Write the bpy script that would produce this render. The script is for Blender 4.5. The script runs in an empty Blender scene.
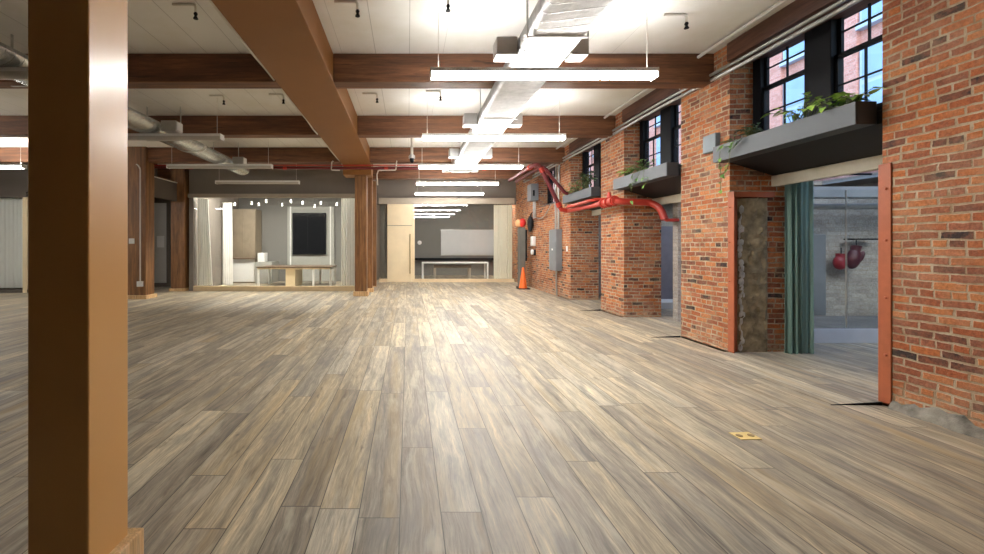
import bpy, bmesh, math, random
from mathutils import Vector, Matrix
random.seed(7)
scene = bpy.context.scene
C = scene.collection
EYE = 1.4            # camera height
CEIL = 4.03          # ceiling height
BEAM = 3.64          # underside of girder and cross beams
WX = 4.18            # face of the brick wall
WB = 4.90            # back of the brick wall

# ------------------------------------------------------------------ node helper
class NT:
    def __init__(s, name):
        s.m = bpy.data.materials.new(name); s.m.use_nodes = True
        s.t = s.m.node_tree; s.t.nodes.clear()
        s.out = s.t.nodes.new('ShaderNodeOutputMaterial')
    def n(s, typ, **kw):
        nd = s.t.nodes.new(typ)
        for k, v in kw.items(): setattr(nd, k, v)
        return nd
    def put(s, sock, v):
        if isinstance(v, bpy.types.NodeSocket): s.t.links.new(v, sock)
        elif v is not None:
            if sock.type == 'RGBA' and len(v) == 3: v = (*v, 1)
            sock.default_value = v
    def M(s, op, a, b=None, c=None, clamp=False):
        nd = s.n('ShaderNodeMath', operation=op, use_clamp=clamp)
        s.put(nd.inputs[0], a)
        if b is not None: s.put(nd.inputs[1], b)
        if c is not None: s.put(nd.inputs[2], c)
        return nd.outputs[0]
    def pos(s):
        g = s.n('ShaderNodeNewGeometry'); return g.outputs['Position'], g.outputs['Normal']
    def obj(s):
        return s.n('ShaderNodeTexCoord').outputs['Object']
    def sep(s, v):
        nd = s.n('ShaderNodeSeparateXYZ'); s.put(nd.inputs[0], v); return nd.outputs
    def comb(s, x=0.0, y=0.0, z=0.0):
        nd = s.n('ShaderNodeCombineXYZ')
        for i, v in enumerate((x, y, z)): s.put(nd.inputs[i], v)
        return nd.outputs[0]
    def noise(s, vec, scale, detail=3.0, rough=0.55):
        nd = s.n('ShaderNodeTexNoise'); s.put(nd.inputs['Vector'], vec)
        nd.inputs['Scale'].default_value = scale; nd.inputs['Detail'].default_value = detail
        nd.inputs['Roughness'].default_value = rough
        return nd.outputs[0]
    def white(s, vec):
        nd = s.n('ShaderNodeTexWhiteNoise', noise_dimensions='3D'); s.put(nd.inputs['Vector'], vec); return nd.outputs['Value']
    def ramp(s, f, stops, mode='LINEAR'):
        nd = s.n('ShaderNodeValToRGB'); nd.color_ramp.interpolation = mode
        e = nd.color_ramp.elements
        while len(e) < len(stops): e.new(0.5)
        for i, (p, c) in enumerate(stops):
            e[i].position = p; e[i].color = (*c, 1) if len(c) == 3 else c
        s.put(nd.inputs[0], f); return nd.outputs[0]
    def rng(s, v, a, b, c=0.0, d=1.0):
        nd = s.n('ShaderNodeMapRange'); s.put(nd.inputs[0], v)
        for i, k in enumerate((a, b, c, d)): s.put(nd.inputs[i+1], k)
        return nd.outputs[0]
    def mix(s, f, a, b, blend='MIX'):
        nd = s.n('ShaderNodeMix', data_type='RGBA', blend_type=blend)
        s.put(nd.inputs[0], f); s.put(nd.inputs[6], a); s.put(nd.inputs[7], b); return nd.outputs[2]
    def bump(s, h, strength=0.3, dist=0.01):
        nd = s.n('ShaderNodeBump'); nd.inputs['Strength'].default_value = strength; nd.inputs['Distance'].default_value = dist
        s.put(nd.inputs['Height'], h); return nd.outputs[0]
    def bsdf(s, col, rough=0.6, metal=0.0, normal=None, spec=0.5, coat=0.0, trans=0.0, emit=None, estr=0.0):
        nd = s.n('ShaderNodeBsdfPrincipled')
        s.put(nd.inputs['Base Color'], col); s.put(nd.inputs['Roughness'], rough)
        s.put(nd.inputs['Metallic'], metal); s.put(nd.inputs['Specular IOR Level'], spec)
        nd.inputs['Coat Weight'].default_value = coat; nd.inputs['Coat Roughness'].default_value = 0.2
        nd.inputs['Transmission Weight'].default_value = trans
        if emit is not None: s.put(nd.inputs['Emission Color'], emit); nd.inputs['Emission Strength'].default_value = estr
        if normal is not None: s.put(nd.inputs['Normal'], normal)
        s.t.links.new(nd.outputs[0], s.out.inputs[0]); return nd

def plain(name, col, rough=0.6, metal=0.0, var=0.08, scale=6.0, bump=0.0, **kw):
    """solid colour with a little irregularity"""
    t = NT(name); p, _ = t.pos()
    n = t.noise(p, scale, 4)
    f = t.rng(n, 0.3, 0.7, 1 - var, 1 + var)
    c = t.mix(1.0, col, t.comb(f, f, f), 'MULTIPLY')
    t.bsdf(c, rough, metal, t.bump(t.noise(p, scale*12, 3), bump, 0.004) if bump else None, **kw)
    return t.m

def brick(name, cols, mortar, L=0.205, H=0.0665, joint=0.006, wash=0.25, washcol=(.62, .57, .5), headers=6, foot=True, bumps=0.6):
    t = NT(name); p, nn = t.pos()
    x, y, z = t.sep(p)[0:3]; ax = t.M('ABSOLUTE', t.sep(nn)[0])
    sel = t.M('GREATER_THAN', ax, 0.5)
    u = t.M('ADD', t.M('MULTIPLY', y, sel), t.M('MULTIPLY', x, t.M('SUBTRACT', 1.0, sel)))
    w1 = t.M('MULTIPLY', t.M('SUBTRACT', t.noise(p, 7, 4, .65), 0.5), 0.03)
    w2 = t.M('MULTIPLY', t.M('SUBTRACT', t.noise(t.M('ADD', z, 9.0) and p, 4.3, 4), 0.5), 0.034)
    fz = t.M('MULTIPLY', t.M('SUBTRACT', t.noise(p, 38, 4, .7), 0.5), 0.011)
    u = t.M('ADD', u, w1); v = t.M('ADD', t.M('ADD', z, w2), 5.0)
    row = t.M('FLOOR', t.M('DIVIDE', v, H))
    hd = t.M('LESS_THAN', t.M('MODULO', row, float(headers)), 0.5)
    Lr = t.M('MULTIPLY', t.M('SUBTRACT', 1.0, t.M('MULTIPLY', hd, 0.5)), L)
    sh = t.M('ADD', t.M('MULTIPLY', row, 0.5), t.M('MULTIPLY', t.white(t.comb(row, 3.3, 0.0)), 0.35))
    uu = t.M('ADD', t.M('DIVIDE', t.M('ADD', u, 40.0), Lr), sh)
    col = t.M('FLOOR', uu)
    fu = t.M('SUBTRACT', uu, col); fv = t.M('SUBTRACT', t.M('DIVIDE', v, H), row)
    du = t.M('MULTIPLY', t.M('MINIMUM', fu, t.M('SUBTRACT', 1.0, fu)), Lr)
    dv = t.M('MULTIPLY', t.M('MINIMUM', fv, t.M('SUBTRACT', 1.0, fv)), H)
    d = t.M('ADD', t.M('MINIMUM', du, dv), fz)
    jv = t.rng(t.noise(p, 3.1, 3), .3, .7, joint*0.35, joint*1.1)
    msk = t.rng(d, jv, t.M('ADD', jv, joint*.55))
    h1 = t.white(t.comb(col, row, sel))
    bc = t.ramp(t.M('ADD', h1, t.M('MULTIPLY', t.M('SUBTRACT', t.noise(p, 13, 4, .65), .5), .32), clamp=True), cols)
    h2 = t.rng(t.noise(p, 40, 6, 0.75), 0.3, 0.7, 0.55, 1.30)
    bc = t.mix(1.0, bc, t.comb(h2, h2, h2), 'MULTIPLY')
    # lime wash smears and salt patches
    wm = t.rng(t.noise(p, 2.2, 7, 0.74), 0.45, 0.68, 0.0, wash)
    if foot:
        low = t.rng(t.M('ADD', z, t.M('MULTIPLY', t.noise(p, 5, 4), 0.5)), 0.5, 0.28, 0.0, 0.9)
        wm = t.M('MAXIMUM', wm, t.M('MULTIPLY', low, t.rng(t.noise(p, 12, 5, .7), .4, .62)))
    sp = t.rng(t.noise(p, 34, 4, .75), 0.64, 0.72, 0.0, 0.55)
    wm = t.M('MAXIMUM', wm, t.M('MULTIPLY', sp, t.rng(t.noise(p, 3, 2), .45, .6)))
    bc = t.mix(wm, bc, washcol)
    mc = t.mix(t.rng(t.noise(p, 6, 5, .7), .36, .62), mortar, tuple(c*q for c, q in zip(mortar, (.62, .50, .42))))
    c = t.mix(msk, mc, bc)
    hgt = t.M('ADD', t.M('MULTIPLY', msk, 0.7), t.M('MULTIPLY', t.noise(p, 60, 5, .7), 0.5))
    t.bsdf(c, 0.85, 0, t.bump(hgt, bumps, 0.012), spec=0.25)
    return t.m

def planks(name):
    t = NT(name); p, _ = t.pos(); x, y, z = t.sep(p)[0:3]
    W, L = 0.214, 1.83
    uu = t.M('DIVIDE', t.M('ADD', x, 40.06), W); ci = t.M('FLOOR', uu); fu = t.M('SUBTRACT', uu, ci)
    vv = t.M('ADD', t.M('DIVIDE', t.M('ADD', y, 40.0), L), t.M('MULTIPLY', t.white(t.comb(ci, 1.7, 0.0)), 5.0))
    ri = t.M('FLOOR', vv); fv = t.M('SUBTRACT', vv, ri)
    d = t.M('MINIMUM', t.M('MULTIPLY', t.M('MINIMUM', fu, t.M('SUBTRACT', 1.0, fu)), W),
            t.M('MULTIPLY', t.M('MINIMUM', fv, t.M('SUBTRACT', 1.0, fv)), L))
    seam = t.rng(d, 0.0012, 0.0036)
    h = t.white(t.comb(ci, ri, 0.5)); h2 = t.white(t.comb(ri, ci, 7.5))
    base = t.ramp(h, [(0, (.27, .235, .185)), (.25, (.37, .325, .255)), (.5, (.42, .355, .25)), (.7, (.33, .30, .25)), (.85, (.54, .475, .345)), (1, (.44, .41, .345))])
    off = t.M('MULTIPLY', h, 37.0)
    wv = t.M('MULTIPLY', t.M('SUBTRACT', t.noise(t.comb(t.M('MULTIPLY', x, 2.5), t.M('MULTIPLY', y, 1.1), off), 1.0, 3), .5), .12)
    xw = t.M('ADD', x, wv)
    gv = t.comb(t.M('ADD', t.M('MULTIPLY', xw, 17.0), off), t.M('ADD', t.M('MULTIPLY', y, .9), t.M('MULTIPLY', h2, 50.0)), off)
    g1 = t.noise(gv, 1.0, 7, 0.68)
    fvx = t.comb(t.M('ADD', t.M('MULTIPLY', xw, 95.0), off), t.M('ADD', t.M('MULTIPLY', y, 5.0), off), 0.0)
    g2 = t.noise(fvx, 1.0, 6, 0.75)
    tone = t.ramp(g1, [(.27, (.30, .28, .26)), (.42, (.78, .76, .74)), (.55, (1.08, 1.05, 1.0)), (.70, (1.6, 1.5, 1.33))])
    c = t.mix(1.0, base, tone, 'MULTIPLY')
    f2 = t.rng(g2, .3, .7, .55, 1.42); c = t.mix(1.0, c, t.comb(f2, f2, f2), 'MULTIPLY')
    # warm honey streaks
    bl = t.noise(t.comb(t.M('ADD', t.M('MULTIPLY', xw, 7.0), off), t.M('ADD', t.M('MULTIPLY', y, 1.4), t.M('MULTIPLY', h2, 30.0)), 3.0), 1.0, 5, .6)
    c = t.mix(t.rng(bl, .52, .66, 0, .6), c, (.17, .158, .145))
    c = t.mix(t.rng(bl, .44, .32, 0, .55), c, (.60, .54, .42))
    hs = t.rng(t.noise(t.comb(t.M('MULTIPLY', x, 6.0), t.M('MULTIPLY', y, .5), off), 1.0, 4), .55, .72, 0, .5)
    c = t.mix(hs, c, (.46, .32, .14))
    kn = t.rng(t.noise(t.comb(t.M('MULTIPLY', x, 9.0), t.M('MULTIPLY', y, 2.6), off), 1.0, 5, .6), .65, .74, 0, .6)
    c = t.mix(kn, c, (.085, .062, .05))
    c = t.mix(seam, (.06, .05, .042), c)
    rg = t.rng(g2, .3, .7, .42, .62)
    hg = t.M('ADD', t.M('MULTIPLY', seam, .6), t.M('MULTIPLY', g2, .5))
    t.bsdf(c, rg, 0, t.bump(hg, .22, .004), spec=.5)
    return t.m

def timber(name, axis, dark, mid, light, rough=0.6, coat=0.0, streak=1.0):
    t = NT(name); p, _ = t.pos(); v = list(t.sep(p)[0:3])
    k = [13.0, 13.0, 13.0]; k['xyz'.index(axis)] = 0.9
    sc = [t.M('MULTIPLY', v[i], k[i]*streak) for i in range(3)]
    g = t.noise(t.comb(*sc), 1.0, 6, .62)
    sc2 = [t.M('MULTIPLY', v[i], k[i]*5*streak) for i in range(3)]
    g2 = t.noise(t.comb(*sc2), 1.0, 4, .7)
    c = t.ramp(g, [(.3, dark), (.5, mid), (.7, light)])
    f = t.rng(g2, .3, .7, .7, 1.25); c = t.mix(1.0, c, t.comb(f, f, f), 'MULTIPLY')
    ck = t.rng(t.noise(t.comb(*[t.M('MULTIPLY', v[i], k[i]*1.6) for i in range(3)]), 1.0, 2), .66, .70, 0, .7)
    c = t.mix(ck, c, tuple(q*.3 for q in dark))
    t.bsdf(c, rough, 0, t.bump(g2, .25, .006), coat=coat)
    return t.m

def glassy(name, tint=(1, 1, 1), refl=0.06, grazing=0.7):
    """thin clear pane: transmits straight through, mirrors a little"""
    t = NT(name)
    lw = t.n('ShaderNodeLayerWeight'); lw.inputs['Blend'].default_value = 0.5
    f = t.M('ADD', refl, t.M('MULTIPLY', t.M('POWER', lw.outputs['Facing'], 4.0), grazing))
    tr = t.n('ShaderNodeBsdfTransparent'); t.put(tr.inputs[0], tint)
    gl = t.n('ShaderNodeBsdfGlossy'); gl.inputs['Roughness'].default_value = 0.01
    mx = t.n('ShaderNodeMixShader'); t.put(mx.inputs[0], f)
    t.t.links.new(tr.outputs[0], mx.inputs[1]); t.t.links.new(gl.outputs[0], mx.inputs[2])
    t.t.links.new(mx.outputs[0], t.out.inputs[0]); return t.m

def cloth(name, col, translucent=0.3):
    t = NT(name); p, _ = t.pos(); x, y, z = t.sep(p)[0:3]
    w = t.noise(t.comb(t.M('MULTIPLY', x, 90.0), t.M('MULTIPLY', y, 90.0), t.M('MULTIPLY', z, 4.0)), 1.0, 2)
    f = t.rng(w, .3, .7, .95, 1.03); c = t.mix(1.0, col, t.comb(f, f, f), 'MULTIPLY')
    d = t.n('ShaderNodeBsdfDiffuse'); t.put(d.inputs[0], c)
    tr = t.n('ShaderNodeBsdfTranslucent'); t.put(tr.inputs[0], c)
    mx = t.n('ShaderNodeMixShader'); mx.inputs[0].default_value = translucent
    t.t.links.new(d.outputs[0], mx.inputs[1]); t.t.links.new(tr.outputs[0], mx.inputs[2])
    t.t.links.new(mx.outputs[0], t.out.inputs[0]); return t.m

def lamp(name, col, strength):
    t = NT(name); e = t.n('ShaderNodeEmission'); t.put(e.inputs[0], col); e.inputs[1].default_value = strength
    t.t.links.new(e.outputs[0], t.out.inputs[0]); return t.m

def foil(name, col, rough, spiral_axis='y', pitch=0.14, crumple=0.5):
    t = NT(name); p, _ = t.pos(); v = t.sep(p)
    s = t.M('FRACT', t.M('DIVIDE', t.M('ADD', v[1], t.M('MULTIPLY', v[0], .25)), pitch))
    seam = t.rng(t.M('ABSOLUTE', t.M('SUBTRACT', s, .5)), .44, .49)
    n = t.noise(p, 9, 5, .65)
    h = t.M('ADD', t.M('MULTIPLY', n, crumple), t.M('MULTIPLY', seam, .8))
    f = t.rng(n, .3, .7, .75, 1.15)
    c = t.mix(1.0, col, t.comb(f, f, f), 'MULTIPLY'); c = t.mix(t.M('MULTIPLY', seam, .45), c, (.22, .22, .21))
    t.bsdf(c, rough, .85, t.bump(h, .5, .02)); return t.m

def ceiling_mat():
    t = NT('ceiling_board'); p, _ = t.pos(); x, y, z = t.sep(p)[0:3]
    uu = t.M('DIVIDE', t.M('ADD', x, 40.0), .46); ci = t.M('FLOOR', uu); fu = t.M('SUBTRACT', uu, ci)
    d = t.M('MULTIPLY', t.M('MINIMUM', fu, t.M('SUBTRACT', 1.0, fu)), .46)
    seam = t.rng(d, .002, .006)
    n = t.noise(p, 1.3, 5, .6)
    c = t.mix(t.rng(n, .45, .75), (.86, .845, .80), (.78, .75, .67))
    hh = t.white(t.comb(ci, 2.0, 1.0)); sd = t.M('MULTIPLY', t.M('GREATER_THAN', hh, .45), .5)
    c = t.mix(t.M('MULTIPLY', t.M('SUBTRACT', 1.0, seam), sd), c, (.2, .18, .15))
    t.bsdf(c, .75); return t.m

RED_BRICK = [(0, (.045, .030, .028)), (.03, (.14, .060, .042)), (.12, (.27, .092, .050)), (.36, (.36, .105, .042)), (.55, (.48, .152, .050)), (.75, (.54, .205, .075)), (.9, (.41, .140, .072)), (1, (.28, .110, .065))]
MT = {}
MT['brick'] = brick('old_red_brick', RED_BRICK, (.50, .42, .30), joint=.008, wash=.28, washcol=(.52, .40, .28))
MT['brick_grey'] = brick('painted_grey_brick', [(0, (.36, .33, .30)), (.5, (.43, .40, .36)), (1, (.50, .46, .42))], (.46, .43, .39), joint=.003, wash=.3, washcol=(.60, .57, .52), foot=False, bumps=.35)
MT['brick_facade'] = brick('pink_facade_brick', [(0, (.56, .27, .25)), (.5, (.64, .33, .30)), (1, (.70, .38, .35))], (.68, .5, .48), wash=.1, foot=False, bumps=.2)
MT['floor'] = planks('weathered_oak_planks')
MT['ceiling'] = ceiling_mat()
MT['beam'] = timber('dark_timber_across', 'x', (.075, .030, .014), (.150, .060, .026), (.25, .108, .046), .6)
MT['lintel'] = timber('dark_timber_along', 'y', (.06, .026, .018), (.105, .045, .03), (.17, .075, .048), .65)
MT['girder'] = plain('brown_gloss_paint', (.25, .108, .030), .5, var=.05, scale=1.5, bump=.03, spec=.25)
MT['column_paint'] = plain('near_column_brown_paint', (.64, .330, .085), .42, var=.03, scale=2, bump=.02, spec=.5, coat=.55)
MT['post'] = timber('varnished_post', 'z', (.095, .042, .014), (.20, .088, .028), (.32, .155, .056), .5)
MT['plinth'] = timber('raw_pine_plinth', 'z', (.52, .31, .13), (.66, .43, .21), (.76, .55, .32), .5, streak=1.3)
MT['birch'] = plain('birch_ply', (.80, .66, .43), .45, var=.05, scale=2.5)
MT['birch_x'] = plain('birch_sill', (.72, .57, .36), .5, var=.08, scale=3)
MT['wall_grey'] = plain('taupe_grey_paint', (.20, .175, .15), .7, var=.05, scale=1.5)
MT['wall_dark'] = plain('dark_taupe_paint', (.095, .078, .062), .7, var=.05, scale=1.5)
MT['charcoal'] = plain('bounce_cut_black', (.018, .016, .015), .7)  # near-black for the rear wall, chosen to soak up bounce light
MT['wall_pale'] = plain('pale_grey_paint', (.52, .51, .48), .7, var=.04, scale=1.5)
MT['cabinet'] = plain('taupe_laminate', (.26, .21, .15), .5, var=.08)
MT['wall_mid'] = plain('mid_grey_panel', (.34, .34, .31), .6, var=.04)
MT['wall_room'] = plain('meeting_room_grey', (.18, .175, .16), .7, var=.04, scale=1.5)
MT['fascia'] = plain('fascia_taupe', (.42, .36, .28), .6, var=.04)
MT['cream'] = plain('cream_paint', (.66, .62, .50), .55, var=.06, scale=9)
MT['white'] = plain('white_enamel', (.78, .78, .76), .4, var=.03)
MT['offwhite'] = plain('offwhite_conduit', (.70, .67, .60), .5, var=.06)
MT['fixture_off'] = plain('unlit_diffuser', (.50, .47, .43), .4, var=.02)
MT['fixture_on'] = lamp('lit_diffuser', (1.0, .98, .945), 96.0)
MT['uplight_on'] = lamp('lit_uplight', (1.0, .985, .96), 38.0)
MT['uplight_strong'] = lamp('lit_bright_uplight', (1.0, .985, .96), 130.0)
MT['fixture_dim'] = lamp('dimmed_diffuser', (1.0, .985, .96), 30.0)
MT['fill_on'] = lamp('added_fill_glow', (1.0, .95, .86), 60.0)  # glow of the two added fill panels
MT['pendant_on'] = lamp('lit_pendant', (1.0, .96, .88), 14.0)
MT['foil'] = foil('foil_wrapped_duct', (.46, .46, .455), .5)
MT['galv'] = foil('galvanised_spiral', (.55, .565, .55), .27, pitch=.11, crumple=.25)
MT['steel'] = plain('galvanised_sheet', (.55, .55, .53), .4, .8, var=.1)
MT['conduit'] = plain('grey_conduit', (.36, .355, .34), .45, .4, var=.1)
MT['red_pipe'] = plain('red_pipe_paint', (.46, .040, .024), .38, var=.08)
MT['red_shaded'] = plain('red_pipe_shaded', (.13, .010, .012), .5, var=.08)  # pipe red again, with the weak light up there put into the colour
MT['red_steel'] = plain('rust_red_steel', (.40, .105, .040), .5, var=.08, scale=14)
MT['bolt'] = plain('red_bolt', (.42, .10, .04), .5)
MT['planter'] = plain('slate_grey_metal', (.038, .046, .054), .5, var=.06, bump=.03)
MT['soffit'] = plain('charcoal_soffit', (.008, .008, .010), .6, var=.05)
MT['soil'] = plain('potting_soil', (.035, .024, .016), .95, var=.3, scale=30)
MT['black'] = plain('black_frame_paint', (.006, .007, .010), .6, var=.05, spec=.15)
MT['blackcloth'] = plain('black_fabric', (.014, .014, .016), .85, var=.2, scale=20)
MT['glass'] = glassy('partition_glass', (.975, .985, .98), .04)
MT['window_glass'] = glassy('window_glass', (.90, .96, 1.0), .03, .4)
MT['sky_glass'] = plain('sky_painted_glazing', (.27, .44, .76), .5, var=.15, scale=1.2)  # sky reflection painted into the pane colour
MT['trimwhite'] = plain('pale_stone_trim', (.42, .56, .74), .6)
MT['green'] = cloth('sage_green_curtain', (.22, .34, .30), .12)
MT['sheer'] = cloth('white_sheer', (.97, .96, .92), .25)
MT['creamcloth'] = cloth('cream_curtain', (.95, .90, .76), .15)
MT['greycloth'] = cloth('grey_curtain', (.27, .26, .23), .2)
MT['concrete'] = plain('rough_concrete', (.30, .235, .135), .9, var=.55, scale=7, bump=1.0)
MT['limewash'] = plain('lime_mortar', (.55, .53, .47), .9, var=.35, scale=9, bump=.6)
MT['mortarfoot'] = plain('grey_mortar_foot', (.23, .21, .175), .9, var=.6, scale=8, bump=.8)
MT['platform'] = plain('pale_blue_platform_board', (.62, .62, .64), .5, var=.04)
MT['platform_top'] = plain('worn_grey_screed', (.16, .155, .15), .8, var=.25, scale=4)
MT['panel_grey'] = plain('electrical_grey', (.20, .21, .225), .45, var=.05)
MT['panel_mauve'] = plain('mauve_grey_board', (.20, .18, .20), .6)
MT['panel_teal'] = plain('grey_green_enamel', (.33, .42, .38), .45)
MT['post_grey'] = plain('olive_grey_enamel', (.13, .13, .115), .5)
MT['box_blue'] = plain('blue_grey_enamel', (.16, .20, .23), .5)
MT['orange'] = plain('safety_orange', (.85, .16, .02), .5)
MT['leather_red'] = plain('red_leather', (.24, .010, .02), .45, var=.15)
MT['leather_dark'] = plain('maroon_leather', (.075, .008, .016), .45, var=.15)
MT['brass'] = plain('brass_plate', (.78, .62, .26), .45, .2)
MT['screen'] = plain('dark_screen', (.010, .011, .013), .15, var=.05)
MT['whiteboard'] = plain('whiteboard_face', (.56, .57, .58), .25, var=.02)
MT['tabletop'] = timber('table_oak', 'x', (.09, .06, .04), (.15, .10, .065), (.22, .15, .10), .35)
MT['yellow'] = plain('pale_orange_plastic', (.80, .42, .20), .5)
MT['signal'] = plain('signal_red_plastic', (.72, .03, .025), .4)
MT['chrome'] = plain('brushed_metal', (.55, .54, .5), .3, .9)
MT['bronze'] = plain('bronze_handle', (.35, .25, .11), .4, .6)
def leafmat(name, a, b):
    t = NT(name); p, _ = t.pos()
    c = t.mix(t.rng(t.noise(p, 22, 3), .35, .65), a, b)
    t.bsdf(c, .45); return t.m
MT['leaf_bright'] = leafmat('pothos_leaf', (.22, .48, .05), (.48, .66, .12))
MT['leaf_mid'] = leafmat('mid_green_leaf', (.09, .25, .04), (.22, .42, .08))
MT['leaf_dark'] = leafmat('dark_green_leaf', (.018, .06, .016), (.05, .12, .03))
MT['stem'] = plain('vine_stem', (.10, .12, .04), .7)

# ------------------------------------------------------------------ mesh helpers
def B(): return bmesh.new()
def box(bm, x0, x1, y0, y1, z0, z1, bev=0.0):
    vs = [bm.verts.new((x, y, z)) for x in (x0, x1) for y in (y0, y1) for z in (z0, z1)]
    fs = [(0, 1, 3, 2), (4, 6, 7, 5), (0, 4, 5, 1), (2, 3, 7, 6), (0, 2, 6, 4), (1, 5, 7, 3)]
    faces = [bm.faces.new([vs[i] for i in f]) for f in fs]
    if bev:
        es = list({e for f in faces for e in f.edges})
        bmesh.ops.bevel(bm, geom=es, offset=bev, segments=2, profile=.5, affect='EDGES')
    return bm
def poly_prism(bm, pts, vec):
    """prism from a closed loop of 3D points swept by vec"""
    a = [bm.verts.new(p) for p in pts]; b = [bm.verts.new(Vector(p)+Vector(vec)) for p in pts]
    n = len(pts); bm.faces.new(a); bm.faces.new(b[::-1])
    for i in range(n): bm.faces.new((a[i], b[i], b[(i+1) % n], a[(i+1) % n]))
    return bm
def rounded(pts, r, n=4):
    pts = [Vector(p) for p in pts]; out = [pts[0]]
    for i in range(1, len(pts)-1):
        a, b, c = pts[i-1], pts[i], pts[i+1]
        d1 = (a-b); d2 = (c-b); k = min(r, d1.length*.45, d2.length*.45)
        p1 = b+d1.normalized()*k; p2 = b+d2.normalized()*k
        for j in range(n+1):
            t = j/n; out.append(p1.lerp(b, t).lerp(b.lerp(p2, t), t))
    out.append(pts[-1]); return out
def tube(bm, pts, r, seg=10, bend=0.0, taper=None, sy=1.0):
    pts = rounded(pts, bend) if bend else [Vector(p) for p in pts]
    rings = []; prev = None
    for i, p in enumerate(pts):
        d = (pts[min(i+1, len(pts)-1)]-pts[max(i-1, 0)]).normalized()
        if prev is None:
            up = Vector((0, 0, 1)) if abs(d.z) < .9 else Vector((1, 0, 0))
            s = d.cross(up).normalized()
        else:
            s = (prev - d*prev.dot(d)).normalized()
        prev = s; w = s.cross(d)
        rr = r if taper is None else r + (taper-r)*i/(len(pts)-1)
        rings.append([bm.verts.new(p+(s*math.cos(a)+w*math.sin(a)*sy)*rr) for a in [2*math.pi*k/seg for k in range(seg)]])
    for a, b in zip(rings, rings[1:]):
        for k in range(seg): bm.faces.new((a[k], a[(k+1) % seg], b[(k+1) % seg], b[k]))
    bm.faces.new(rings[0][::-1]); bm.faces.new(rings[-1]); return bm
def lathe(bm, prof, c, seg=20, axis='z'):
    rings = []
    for r, h in prof:
        ring = []
        for k in range(seg):
            a = 2*math.pi*k/seg; u, v = r*math.cos(a), r*math.sin(a)
            o = {'z': (u, v, h), 'y': (u, h, v), 'x': (h, u, v)}[axis]
            ring.append(bm.verts.new(Vector(c)+Vector(o)))
        rings.append(ring)
    for a, b in zip(rings, rings[1:]):
        for k in range(seg): bm.faces.new((a[k], a[(k+1) % seg], b[(k+1) % seg], b[k]))
    bm.faces.new(rings[0][::-1]); bm.faces.new(rings[-1]); return bm
def mesh_obj(name, bm, mat, smooth=False):
    bmesh.ops.recalc_face_normals(bm, faces=bm.faces[:])
    me = bpy.data.meshes.new(name); bm.to_mesh(me); bm.free()
    for m in (mat if isinstance(mat, list) else [mat]): me.materials.append(MT[m] if isinstance(m, str) else m)
    if smooth:
        for p in me.polygons: p.use_smooth = True
        try: me.set_sharp_from_angle(angle=math.radians(40))
        except Exception: pass
    o = bpy.data.objects.new(name, me); C.objects.link(o); return o
ORG = {}
def part(name, bm, mat, parent, label=None, smooth=False):
    org = ORG[parent.name]
    bmesh.ops.translate(bm, verts=bm.verts[:], vec=-org)
    o = mesh_obj(name, bm, mat, smooth); o.parent = parent; ORG[o.name] = org
    if label: o['label'] = label
    return o
def props(o, label, cat, group=None, kind=None):
    if label: o['label'] = label
    if cat: o['category'] = cat
    if group: o['group'] = group
    if kind: o['kind'] = kind
    return o
def thing(name, loc, label, cat, group=None, kind=None):
    o = bpy.data.objects.new(name, None); C.objects.link(o); o.location = loc; o.empty_display_size = .1
    ORG[o.name] = Vector(loc); return props(o, label, cat, group, kind)
def solo(name, bm, mat, label, cat, group=None, kind=None, smooth=False):
    """a thing that is one mesh, its origin at the middle of its base"""
    vs = [v.co for v in bm.verts]
    lo = [min(v[i] for v in vs) for i in range(3)]; hi = [max(v[i] for v in vs) for i in range(3)]
    org = Vector(((lo[0]+hi[0])/2, (lo[1]+hi[1])/2, lo[2]))
    bmesh.ops.translate(bm, verts=bm.verts[:], vec=-org)
    o = mesh_obj(name, bm, mat, smooth); o.location = org; ORG[o.name] = org
    return props(o, label, cat, group, kind)
def struct(name, bm, mat, label=None, smooth=False):
    o = solo(name, bm, mat, label, None, None, 'structure', smooth); return o
def dup(root, loc, label, **kw):
    def rec(o, par):
        c = o.copy(); C.objects.link(c)
        if par is not None: c.parent = par
        for ch in [q for q in bpy.data.objects if q.parent is o]: rec(ch, c)
        return c
    r = rec(root, None); r.location = loc; r['label'] = label; ORG[r.name] = Vector(loc)
    return r

# ------------------------------------------------------------------ the shell
struct('floor', box(B(), -14.0, WX, -1.2, 21.0, -.1, 0), 'floor', 'weathered grey-brown wood plank floor')
struct('ceiling', box(B(), -14.0, 4.66, -1.2, 21.0, CEIL, CEIL+.15), 'ceiling', 'off-white boarded ceiling between the timber beams')
struct('wall_left', box(B(), -14.2, -14.0, -1.2, 21.0, 0, CEIL), 'wall_pale')
struct('wall_rear_unseen', box(B(), -14.0, WX, -1.4, -1.2, 0, CEIL), 'charcoal')  # unseen wall, set close and near-black to cut bounce on the column
struct('wall_far', box(B(), -14.0, WX, 21.0, 21.2, 0, CEIL), 'wall_room')

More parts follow.
